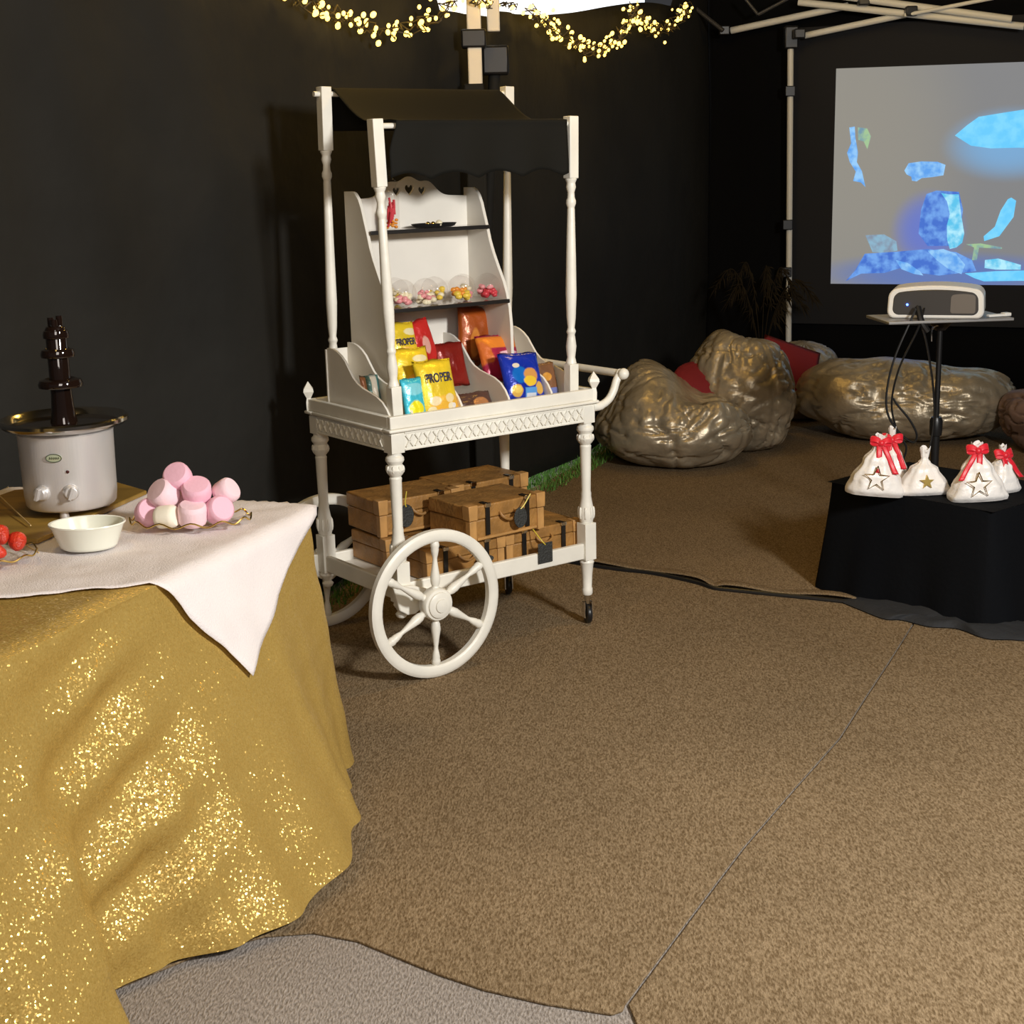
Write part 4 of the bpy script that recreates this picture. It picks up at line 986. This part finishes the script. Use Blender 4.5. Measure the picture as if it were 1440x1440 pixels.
# outlines on the screen plane, metres from the screen's left / floor
shapes = [
 (1, [(.76, 1.71), (.83, 1.77), (.90, 1.82), (1.05, 1.84), (1.30, 1.87), (1.6, 1.86), (1.75, 1.75), (1.70, 1.62), (1.45, 1.60), (1.15, 1.625), (.98, 1.625), (.86, 1.645)]),
 (0, [(.455, 1.50), (.48, 1.545), (.56, 1.555), (.66, 1.55), (.71, 1.53), (.70, 1.465), (.63, 1.455), (.565, 1.45), (.535, 1.43), (.505, 1.435), (.50, 1.46), (.47, 1.475)]),
 (0, [(.095, 1.78), (.13, 1.785), (.135, 1.72), (.155, 1.62), (.15, 1.56), (.185, 1.50), (.21, 1.40), (.18, 1.43), (.13, 1.44), (.145, 1.50), (.105, 1.56), (.085, 1.62), (.11, 1.68)]),
 (4, [(.15, 1.78), (.21, 1.77), (.235, 1.72), (.215, 1.64), (.19, 1.69), (.155, 1.70)]),
 (2, [(.60, 1.35), (.66, 1.37), (.80, 1.36), (.83, 1.25), (.82, 1.10), (.79, 1.02), (.62, 1.02), (.56, 1.10), (.57, 1.25)]),
 (3, [(.69, 1.355), (.74, 1.345), (.80, 1.345), (.82, 1.22), (.845, 1.10), (.835, 1.04), (.80, 1.01), (.76, 1.00), (.74, 1.06), (.735, 1.15), (.75, 1.22), (.73, 1.30)]),
 (1, [(1.12, 1.32), (1.15, 1.30), (1.14, 1.20), (1.06, 1.08), (.97, 1.05), (.965, 1.08), (1.03, 1.14), (1.06, 1.24), (1.10, 1.31)]),
 (5, [(.22, 1.09), (.34, 1.095), (.42, 1.05), (.43, .99), (.36, .975), (.27, .98)]),
 (2, [(.22, .97), (.45, .985), (.62, 1.0), (.80, .98), (.90, .93), (.93, .86), (.70, .83), (.55, .85), (.46, .88), (.35, .845), (.20, .84), (.10, .79), (.16, .86)]),
 (0, [(.62, .99), (.72, 1.0), (.80, .97), (.86, .90), (.84, .84), (.76, .87), (.68, .93)]),
 (0, [(.42, .93), (.50, .91), (.58, .855), (.60, .83), (.54, .84), (.46, .87)]),
 (3, [(.98, .93), (1.06, .94), (1.15, .915), (1.20, .90), (1.2, .87), (1.05, .87), (.98, .88)]),
 (1, [(.86, .845), (1.05, .86), (1.4, .87), (1.9, .86), (1.95, .80), (1.2, .80), (.98, .795), (.92, .815)]),
 (4, [(.86, 1.03), (.95, 1.035), (1.08, 1.01), (1.08, 1.0), (.94, 1.01), (.93, .93), (.90, .93), (.91, 1.01)]),
]
for i, (mi, poly) in enumerate(shapes):
    poly = [(x*1.0, z) for x, z in poly]
    b = MB(); b.prism(poly, -.0525-.0002*i, -.0505, 'y'); b.build('projected_shape', PB[mi], ps, smooth=False)

# ------------------------------------------------------------------ projector on its stand
PX, PY = 1.745, 5.88
st = thing('projector_stand', (PX, PY, .008), 'black tripod stand carrying a grey plate, behind the gift bags', 'stand', .08)
b = MB(); b.tube([(0, 0, .10), (0, 0, .50)], .017, 14); b.tube([(0, 0, .50), (0, 0, .935)], .011, 14); b.build('pole', M['black'], st)
b = MB(); b.lathe([(.024, .47), (.026, .49), (.026, .53), (.020, .545)], 16); b.build('collar', M['black'], st)
b = MB(); b.box(-.262, .245, -.14, .14, .944, .956); b.build('plate', M['standgrey'], st, bevel=.003)
b = MB(); b.lathe([(.020, .90), (.05, .935), (.055, .944)], 16); b.build('plate_mount', M['black'], st)
b = MB(); b.tube(smoothpath([(.01, -.02, .925), (-.03, -.03, .922), (-.045, -.03, .905), (-.045, -.03, .86)], 4), .0045, 8); b.build('clamp_lever', M['chrome'], st)
for k in range(3):
    a = k*2*PI/3+.5; b = MB(); b.tube([(0, 0, .20), (.19*math.cos(a), .19*math.sin(a), .008)], .010, 10); b.build('leg', M['black'], st)
pr = thing('projector', (PX-.018, PY, .9655), 'white projector with dark grille facing the viewer, on the tall stand', 'projector', -.34)
def rr(w_, h, r, n_=6, bow=0):
    out = []
    for cx, cz, a0 in ((w_/2-r, r, -PI/2), (w_/2-r, h-r, 0), (-w_/2+r, h-r, PI/2), (-w_/2+r, r, PI)):
        for k in range(n_+1):
            a = a0+k*PI/2/n_; x = cx+r*math.cos(a); z = cz+r*math.sin(a)
            out.append((x, z))
    # bowed top
    res = []
    for x, z in out:
        res.append((x*(1-.03*(z/h)), z+(bow*(1-(2*x/w_)**2) if z > h/2 else 0)))
    top = [p for p in res]
    return top
def bowed(w_, h, r, bow):
    pts = rr(w_, h, r, 6, bow); out = []
    for i, p in enumerate(pts):
        out.append(p)
        q_ = pts[(i+1) % len(pts)]
        if abs(p[0]-q_[0]) > w_*.4 and p[1] > h/2:
            for k in range(1, 12):
                x = p[0]+(q_[0]-p[0])*k/12; out.append((x, h+bow*(1-(2*x/w_)**2)))
    return out
b = MB(); b.prism(bowed(.372, .112, .030, .018), -.105, .105, 'y'); b.build('shell', M['projwhite'], pr, bevel=.007)
b = MB(); b.prism([(x, z+.014) for x, z in bowed(.330, .086, .026, .014)], -.108, -.095, 'y'); gp = b.build('grille', M['projgrille'], pr, bevel=.003)
b = MB(); b.prism([(x+.105, z+.022) for x, z in bowed(.095, .070, .010, .006)], -.1095, -.107, 'y'); b.build('vent_panel', mat('grey vent panel', (.16, .14, .12), .4), gp)
b = MB(); b.ball((-.107, -.110, .055), .0045, 10, 8); b.build('indicator_light', M['ledblue'], pr)
for x in (-.15, .15):
    b = MB(); b.lathe([(.012, -.0095), (.012, .004)], 12, TR(x, -.07, 0)); b.build('foot', M['black'], pr)
b = MB(); b.box(-.05, .05, -.012, .012, 0, .010); b.box(.02, .05, -.016, .016, 0, .014)
o = b.build('remote_control', M['projwhite'], None, loc=(PX+.205, PY-.08, .966), rot=(0, 0, .3), bevel=.003); tag(o, 'small pale remote lying at the right end of the stand plate', 'remote')
cb = thing('projector_cable', (PX, PY, .98), 'thin black cables looping down from the projector in front of the bean bag', 'cable')
for pts in ([(-.13, -.115, .04), (-.115, -.135, -.03), (-.09, -.14, -.12), (-.06, -.14, -.28), (-.05, -.14, -.42), (-.07, -.15, -.56), (-.08, -.15, -.72)],
            [(-.13, -.115, .035), (-.17, -.14, -.04), (-.22, -.15, -.16), (-.245, -.15, -.28), (-.24, -.15, -.38), (-.19, -.15, -.46), (-.135, -.15, -.50), (-.12, -.15, -.47), (-.15, -.15, -.41), (-.20, -.15, -.35), (-.22, -.15, -.32)],
            [(-.10, -.112, .03), (-.13, -.14, -.05), (-.20, -.15, -.20), (-.225, -.15, -.34), (-.20, -.15, -.45), (-.16, -.15, -.52), (-.175, -.15, -.58)]):
    b = MB(); b.tube(smoothpath(pts, 6), .0045, 6); b.build('wire', M['black'], cb)
b = MB(); b.tube(smoothpath([(-.125, -.112, .035), (-.115, -.135, -.02), (-.09, -.14, -.06)], 5), .013, 8); b.build('wire', M['black'], cb)

# ------------------------------------------------------------------ gift bag table
GN = Vector((1.63, 4.80, 0)); GD1 = Vector((-.635, .772, 0)); GD2 = Vector((.772, .635, 0))
gtc = MB(); TOPZ = .415; LW, LD = .69, .50
def gp_(s, d_, z): return GN+GD1*s+GD2*d_+Vector((0, 0, z))
def gt(u, v):
    per = 2*(LW+LD); d_ = u*per; rc = .04
    if d_ < LW: s, q_, ns, nd = d_, 0, 0, -1
    elif d_ < LW+LD: s, q_, ns, nd = LW, d_-LW, 1, 0
    elif d_ < 2*LW+LD: s, q_, ns, nd = LW-(d_-LW-LD), LD, 0, 1
    else: s, q_, ns, nd = 0, LD-(d_-2*LW-LD), -1, 0
    # soften corners
    t = v
    outo = .055*t**1.2+.008*math.sin(d_*17)*t+.005*math.sin(d_*41+1)*t*t+.01
    cs_ = (s-LW/2)/(LW/2); cd = (q_-LD/2)/(LD/2)
    k = 1-.05*(abs(cs_)*abs(cd))**6
    S_ = LW/2+(s-LW/2)*k+(ns*outo if ns else cs_*outo*.7); Q_ = LD/2+(q_-LD/2)*k+(nd*outo if nd else cd*outo*.7)
    return tuple(gp_(S_, Q_, TOPZ-(TOPZ-.010)*t))
gtc.grid(gt, 176, 24, True)
gtc.grid(lambda u, v: tuple(gp_(-.007+(LW+.014)*u, -.007+(LD+.014)*v, TOPZ)), 4, 4)
o = gtc.build('black_tablecloth', M['blackcloth'], None, angle=60); tag(o, 'black cloth draped to the floor over the low box holding the gift bags', 'tablecloth')
gtb = thing('low_table', gp_(LW/2, LD/2, .008), 'low table hidden under the black cloth', 'table', math.atan2(GD1.y, GD1.x))
b = MB(); b.box(-LW/2+.03, LW/2-.03, -LD/2+.03, LD/2-.03, TOPZ-.04, TOPZ-.012); b.build('tabletop', M['white2'], gtb)
for sx in (-1, 1):
    for sy in (-1, 1):
        b = MB(); b.box(sx*(LW/2-.06)-.015, sx*(LW/2-.06)+.015, sy*(LD/2-.06)-.015, sy*(LD/2-.06)+.015, 0, TOPZ-.04); b.build('leg', M['white2'], gtb)
# cloth puddle
pu = [(1.19, 5.13), (1.24, 5.02), (1.30, 4.90), (1.36, 4.88), (1.43, 4.80), (1.52, 4.77), (1.58, 4.66), (1.66, 4.64), (1.74, 4.62), (1.80, 4.68), (1.78, 4.80), (1.66, 4.86), (1.5, 5.05), (1.3, 5.22)]
b = MB(); cx = sum(p[0] for p in pu)/len(pu); cy = sum(p[1] for p in pu)/len(pu)
pu2 = smoothpath([(x, y, 0) for x, y in pu+[pu[0]]], 5)
def puf(u, v):
    k = u*(len(pu2)-1); i = min(int(k), len(pu2)-2); p = pu2[i].lerp(pu2[i+1], k-i)
    x = cx+(p.x-cx)*v; y = cy+(p.y-cy)*v
    return (x, y, .012+.022*(1-v**6)+.014*fbm((x, y, 0), 9, 2)*(1-v**4))
b.grid(puf, 90, 12); o = b.build('cloth_hem', mat('charcoal cloth', (.018, .020, .024), .8, bump=.4, bscale=40), None, angle=180); tag(o, 'crumpled dark cloth lying on the carpet at the foot of the black-draped table', 'cloth')

# gift pouches
def star(ro, ri, cx=0, cy=0, rot=0): return [(cx+(ro if k % 2 == 0 else ri)*math.sin(rot+k*PI/5), cy+(ro if k % 2 == 0 else ri)*math.cos(rot+k*PI/5)) for k in range(10)]
def pouch(x, y, w_, dd, h, rz, label, seed, starkind, bow, lean=0.0, neck=.80, tilt=0):
    root = thing('gift_pouch', (x, y, TOPZ+.003), label, 'gift bag', rz, group='white satin gift pouches')
    root.rotation_euler = (lean, tilt, rz)
    b = MB()
    def wd(v):
        return interp(v, [(0, .97), (.06, 1.0), (.25, .84), (.55, .52), (neck-.08, .22), (neck, .12), (neck+.06, .15), (1.0, .20)])
    def dp(v):
        return interp(v, [(0, .80), (.08, 1.0), (.30, .92), (.55, .66), (neck-.06, .30), (neck, .16), (neck+.06, .18), (1.0, .22)])
    def fn(u, v):
        th = 2*PI*u; c = math.cos(th); s_ = math.sin(th)
        e = .62 if v < .3 else .8
        px = w_/2*wd(v)*abs(c)**e*(1 if c > 0 else -1); py_ = dd/2*dp(v)*abs(s_)**e*(1 if s_ > 0 else -1)
        f = 1+.05*math.sin(th*9+seed)*min(1, v*1.6)+.06*fbm((c, s_, v*2), 1.7, seed)
        z = h*v+(.006*math.sin(th*3+seed) if v > .93 else 0)
        return (px*f, py_*f, z)
    b.grid(fn, 60, 30, True)
    b.add([(w_/2*.9*math.cos(2*PI*k/16), dd/2*.8*math.sin(2*PI*k/16), .0) for k in range(16)], [tuple(range(15, -1, -1))])
    b.build('bag', M['satin'], root, angle=180)
    sl = math.atan2(dd/2*.40, h*.5)
    Ts = TR(-.008, -dd/2*.93-.002, h*.31)@Matrix.Rotation(-sl*.72, 4, 'X')
    if starkind == 'solid':
        b = MB(); b.prism(star(.026, .011), -.006, .004, 'y', Ts); b.build('star', M['goldmetal'], root)
    elif starkind == 'outline':
        b = MB(); o1 = star(.046, .019); pts = [Ts@Vector((p[0], -.004, p[1])) for p in o1]+[Ts@Vector((o1[0][0], -.004, o1[0][1]))]
        b.tube(pts, .0022, 6); b.build('star', M['goldmetal'], root)
    if bow:
        zn = h*neck
        b = MB(); b.tube([(w_*.075*math.cos(2*PI*k/16), dd*.12*math.sin(2*PI*k/16), zn) for k in range(17)], .007, 8)
        for s_ in (-1, 1):
            b.grid(lambda u, v, s_=s_: (s_*(.004+.034*math.sin(PI*u)), -.012-.006*math.cos(2*PI*u)+.012*(v-.5), zn+.006+.030*(u-.5)*math.sin(PI*u)*1.4+.020*(v-.5)), 14, 4)
            b.grid(lambda u, v, s_=s_: (s_*(.006+.024*u)+bow*.05*u+.020*(v-.5), -.014-dd*.30*u-.004*math.sin(u*6), zn-.002-h*.46*u), 12, 3)
        b.ball((0, -.016, zn), .013, 12, 8)
        b.build('ribbon', M['ribbon'], root, solid=.0015, angle=60)
    return root
pouch(1.305, 5.105, .205, .13, .215, -.12, 'white satin pouch with outlined star and red ribbon, left end of the black-draped table', 1, 'outline', .55, neck=.87, tilt=.08)
pouch(1.395, 5.235, .14, .11, .215, -.3, 'white satin pouch with red ribbon peeping out behind the leftmost one', 2, None, .35, tilt=.0)
pouch(1.478, 5.10, .185, .12, .165, .05, 'ribbonless white satin pouch with a solid gold star', 3, 'solid', 0, neck=.76)
pouch(1.635, 4.985, .205, .13, .200, -.05, 'white satin pouch with outlined star, red bow on top, nearest the front corner', 4, 'outline', -.75, neck=.87, tilt=-.05)
pouch(1.755, 5.10, .13, .11, .165, .35, 'small white satin pouch with big red bow at the right picture edge', 5, None, .45)
b = MB(); b.box(-.03, .03, -.014, .014, 0, .030); b.lathe([(.012, .030), (.012, .045), (.004, .048)], 12)
o = b.build('buckle_clip', M['black'], None, loc=(1.555, 5.165, TOPZ+.003), rot=(0, 0, .4), bevel=.006); tag(o, 'small black object between the starred pouches', 'clip')
